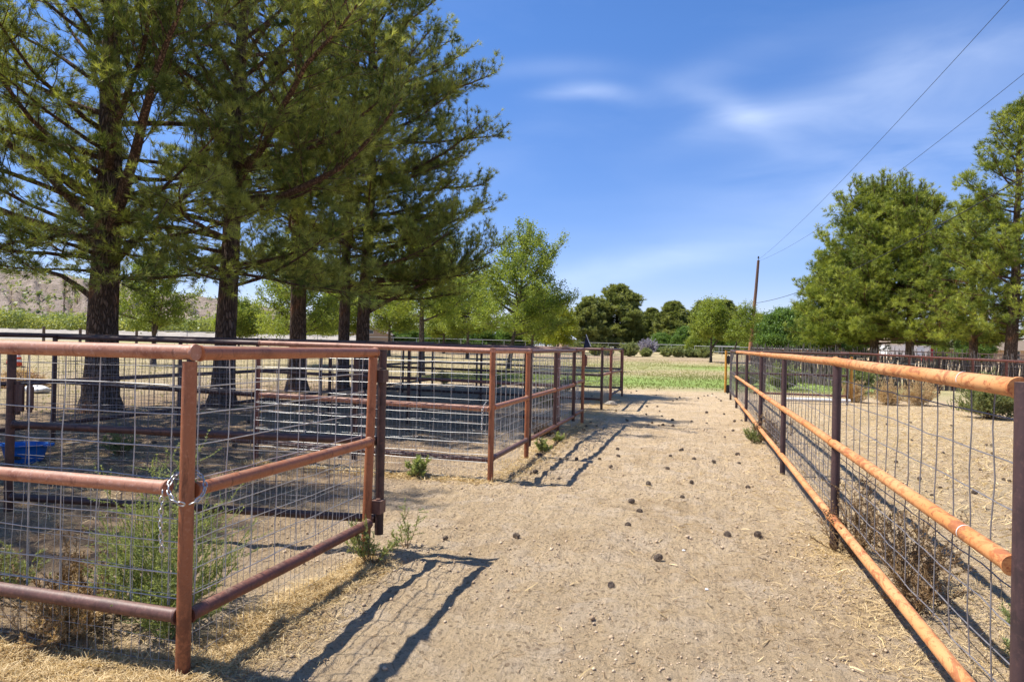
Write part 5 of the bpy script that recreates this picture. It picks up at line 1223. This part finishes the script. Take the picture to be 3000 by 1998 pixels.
# ------------------------------------------------------------------ buildings
def house(name, label, px, depth, wpx, zw, roof_h, depth_m, rz, wallm, roofm, gable=True, windows=(), door=None, vent=False):
    x, y = at(px, depth); g = float(gz(x, y)); w = wpx*depth/1981.
    r = empty(name, (x, y, g), label, 'house', rz=rz); h = zw-g; d = depth_m
    mb = MB()
    if gable:
        mb.prism([(-w/2, 0, 0), (w/2, 0, 0), (w/2, 0, h), (0, 0, h+roof_h), (-w/2, 0, h)], (0, d, 0)); mb.build('wall', wallm, r)
        ov = .45; th_ = .16; sl_ = roof_h/(w/2)
        for s in (-1, 1):
            mb = MB(); mb.prism([(0, -ov, h+roof_h+.02), (s*(w/2+ov), -ov, h-ov*sl_+.02), (s*(w/2+ov), -ov, h-ov*sl_+th_+.02), (0, -ov, h+roof_h+th_+.02)][::s], (0, d+2*ov, 0)); mb.build('roof', roofm, r)
            mb = MB(); mb.prism([(0, -ov-.03, h+roof_h-.06), (s*(w/2+ov), -ov-.03, h-ov*sl_-.06), (s*(w/2+ov), -ov-.03, h-ov*sl_+.1), (0, -ov-.03, h+roof_h+.1)][::s], (0, .028, 0)); mb.build('fascia', M_WHITE, r)
    else:
        mb.box((0, d/2, h/2), (w, d, h)); mb.build('wall', wallm, r)
        ov = .5; mb = MB(); mb.prism([(-w/2-ov, -ov, h), (-w/2-ov, d/2, h+roof_h), (-w/2-ov, d+ov, h)], (w+2*ov, 0, 0)); mb.build('roof', roofm, r)
    for (fx, z0_, ww, hh) in windows:
        f = MB(); f.box((fx*w, -.03, z0_+hh/2), (ww+.12, .06, hh+.12)); fr2 = f.build('window', M_WHITE, r); f = MB(); f.box((fx*w, -.065, z0_+hh/2), (ww, .03, hh)); f.build('pane', M_GLASS, fr2)
    if door: f = MB(); f.box((door[0]*w, -.03, door[2]/2), (door[1], .06, door[2])); f.build('door', door[3], r)
    return r
rr_ = R_(15)
house('house', 'tan stucco building with a gable and small vent window, left of centre', 1085, 130, 120, zt(1085, 979, 130), 1.5, 12, rr_, M_STUCCO2, M_ROOF, windows=((.02, 2.2, .7, .6),))
house('house', 'tan gabled house behind the right hand pines', 2672, 88, 95, zt(2665, 1024, 88), 1.5, 6, rr_, M_STUCCO, M_ROOF, windows=((-.15, 1.0, .35, .45), (.12, 1.0, .35, .45), (.33, 1.0, .35, .45)))
house('house', 'long low brown house wing right of the gabled one', 2815, 89, 190, zt(2815, 1025, 89), 1.0, 7, rr_, M_STUCCO2, M_ROOF, gable=False, door=(-.38, 1.0, 1.7, M_GREYD), windows=((.25, .8, 1.2, .9),))
house('house', 'tan house with a pale roof edge at the right edge of the view', 3000, 80, 130, zt(3000, 1028, 80), 1.3, 7, rr_, M_STUCCO, M_ROOF, gable=False, windows=((-.2, .6, 1.0, .9),))
# pillars on the wing
x, y = at(2650, 76); g = float(gz(x, y))
tr_ = empty('cargo_trailer', (x, y, g), 'long white enclosed trailer parked behind the corral rails', 'trailer', rz=rr_)
mb = MB(); mb.box((0, 0, 1.25), (4.6, 2.0, 1.35)); mb.build('body', M_WHITE, tr_)
mb = MB(); mb.box((0, 0, 1.945), (4.7, 2.1, .03)); mb.build('roof', M_METALROOF, tr_)
for sx_ in (-.45, .45):
    for sy_ in (-1.03, 1.03):
        mb = MB(); mb.tube([(sx_, sy_-.1, .35), (sx_, sy_+.1, .35)], .33, 16); mb.build('wheel', M_BLACK, tr_)
mb = MB(); mb.box((1.2, -1.012, 1.2), (.8, .02, 1.1)); mb.build('door', M_METALROOF, tr_)
x, y = at(2716, 80); mb = MB(); mb.box((0, 0, .75), (1.0, 1.0, 1.5)); mb.prism([(-.6, -.55, 1.5), (.6, -.55, 1.5), (0, -.55, 1.75)], (0, 1.1, 0)); o = mb.build('storage_box', M_REDP); o.location = (x, y, float(gz(x, y))); tag(o, 'small dark red shed between trailer and house', 'shed')
# small metal roofed shed
x, y = at(1655, 113); g = float(gz(x, y)); r = empty('shed', (x, y, g), 'little shed with a pale metal roof beside the dark conifers', 'shed', rz=rr_+.5)
mb = MB(); mb.box((0, 0, .9), (2.2, 2.0, 1.8)); mb.build('wall', M_STUCCO2, r); mb = MB(); mb.prism([(-1.5, -1.3, 1.75), (1.5, -1.3, 1.75), (1.5, 1.2, 2.75), (-1.5, 1.2, 2.75)], (0, 0, .08)); mb.build('roof', M_METALROOF, r)

# ------------------------------------------------------------------ far left: bank, thicket, hill, mountains
def ribbon(name, px0, px1, n, rows, mat, kind='structure', smooth=True, seed=0, label=None):
    """terrain strip: rows = list of (depth, fn(px)->z)"""
    V = []; xs = np.linspace(px0, px1, n)
    for (dfn, zfn) in rows:
        for p in xs: x, y = at(p, dfn(p) if callable(dfn) else dfn); V.append((x, y, zfn(p)))
    m = len(rows); idx = np.arange(n*m).reshape(m, n); F_ = np.stack([idx[:-1, :-1].ravel(), idx[:-1, 1:].ravel(), idx[1:, 1:].ravel(), idx[1:, :-1].ravel()], 1)
    return tag(mesh_np(name, np.array(V), F_, mat, smooth=smooth), kind=kind)
m, t, b = mat_new('pale_gravel_bank'); g = geo_pos(t); c_ = t.mix(t.ramp(t.noise(g, 1.2, 6, .65), .35, .7), (.42, .37, .30), (.28, .24, .19)); t.l(c_, b.inputs['Base Color']); b.inputs['Roughness'].default_value = 1; bump(t, b, t.noise(g, 2.5, 5, .7), 1, .12)
M_BANK = m
zb = zt(0, 962, 118)-.05
ribbon('bank', -700, 1060, 260, [(110, lambda p: .45), (114, lambda p: 1.7+.25*math.sin(p*.05)), (118, lambda p: zb+.08*math.sin(p*.11)+.05*math.sin(p*.37)), (124, lambda p: zb+.05*math.sin(p*.09)), (135, lambda p: .6)], M_BANK)
m, t, b = mat_new('desert_hill'); g = geo_pos(t)
vn = t.noise(t.mapping(g, scale=(.10, .10, .30)), 1, 8, .68, .6); v2 = t.noise(g, .35, 7, .7); c_ = t.mix(t.ramp(vn, .38, .62), (.44, .345, .26), (.25, .185, .135)); c_ = t.mix(t.math('MULTIPLY', t.ramp(v2, .55, .66), .8), c_, (.17, .15, .09))
t.l(c_, b.inputs['Base Color']); b.inputs['Roughness'].default_value = 1; bump(t, b, t.math('ADD', vn, v2), 1, 3.0); M_HILL = m
rows = []; nrow = 34; n = 300; pxs = np.linspace(-900, 1500, n)
def crest(p):  # crest height at 420 m
    py = np.interp(p, [-900, -300, 0, 150, 400, 700, 850, 980, 1100, 1500], [730, 770, 793, 806, 845, 893, 925, 958, 985, 1010]); return max(0.5, zat(p, py, 420))
V = []
for j in range(nrow):
    q_ = j/(nrow-1)
    for p in pxs:
        dpt = 235+185*q_; gul = 1-abs(vnoise(np.array([p*.035+q_*1.2]), np.array([q_*1.5]), 71)[0]*2)
        dpt += 26*gul*math.sin(math.pi*min(1, q_*1.1)); x, y = at(p, dpt)
        shp = sstep(0, 1, q_**.8); z = .8 + (crest(p)-.8)*float(shp) + float(fbm(np.array([x]), np.array([y]), .03, 5, 9, .55)[0])*9*math.sin(math.pi*min(q_, .97))*min(1, crest(p)/18)
        if q_ > .9: z += .8*float(fbm(np.array([p*.05]), np.array([3.]), 1, 3, 2)[0])
        V.append((x, y, z))
for p in pxs: x, y = at(p, 620); V.append((x, y, crest(p)*1.02))
idx = np.arange(n*(nrow+1)).reshape(nrow+1, n); F_ = np.stack([idx[:-1, :-1].ravel(), idx[:-1, 1:].ravel(), idx[1:, 1:].ravel(), idx[1:, :-1].ravel()], 1)
HV = np.array(V); tag(mesh_np('hill', HV, F_, M_HILL, smooth=True), kind='structure')
# scrub on the hill
sel = rg.choice(n*nrow, 2600); P = HV[sel]+rg.normal(0, 1.5, (2600, 3))*np.array([1, 1, 0]); sz = rg.uniform(.6, 1.7, 2600)
V, F2, T = leaves_mesh(rg, P, P, sz, rg.random(2600), 10, .55, .9); tag(mesh_np('hillside_scrub', V, F2, M_SAGE, tint=T), 'scattered desert scrub over the pale hillside', 'scrub', kind='stuff')
# green thicket behind the bank
N = 30000; pxr = rg.uniform(-800, 1080, N); dp = rg.uniform(140, 185, N); hh = np.array([max(1.5, np.interp(p, [-800, 0, 400, 800, 1080], [4.4, 4.5, 4.1, 3.7, 2.8])) for p in pxr]); hh = hh*(.72+.6*(vnoise(pxr*.03, dp*.12, 4)+.5))
zz2 = .8+hh*np.sqrt(rg.random(N)); X_, Y_ = np.array([at(p, d) for p, d in zip(pxr, dp)]).T
P = np.column_stack([X_, Y_, zz2]); V, F2, T = leaves_mesh(rg, P, P, rg.uniform(.30, .7, N), np.clip(.5+.9*vnoise(pxr*.02, dp*.1, 14)+rg.normal(0, .15, N), 0, 1), 8, .9, .7)
tag(mesh_np('thicket', V, F2, M_BUSH, tint=T), 'band of light green brush between the gravel bank and the hill', 'brush', kind='stuff')
m, t, b = mat_new('blue_mountain'); b.inputs['Base Color'].default_value = (.26, .27, .30, 1); b.inputs['Roughness'].default_value = 1
rg2 = np.random.default_rng(3); ph = rg2.uniform(0, 6, 8)
def mtn(p): return 1.45+ 5200/1981.*(1011+(p-1500)*.0207 - (958 + 14*math.sin(p*.006+ph[0])+7*math.sin(p*.02+ph[1])+3*math.sin(p*.07+ph[2])))*.5
ribbon('mountains', 300, 2300, 200, [(2500, lambda p: -10), (2700, lambda p: mtn(p)*.6), (2900, mtn), (3300, lambda p: -10)], m)
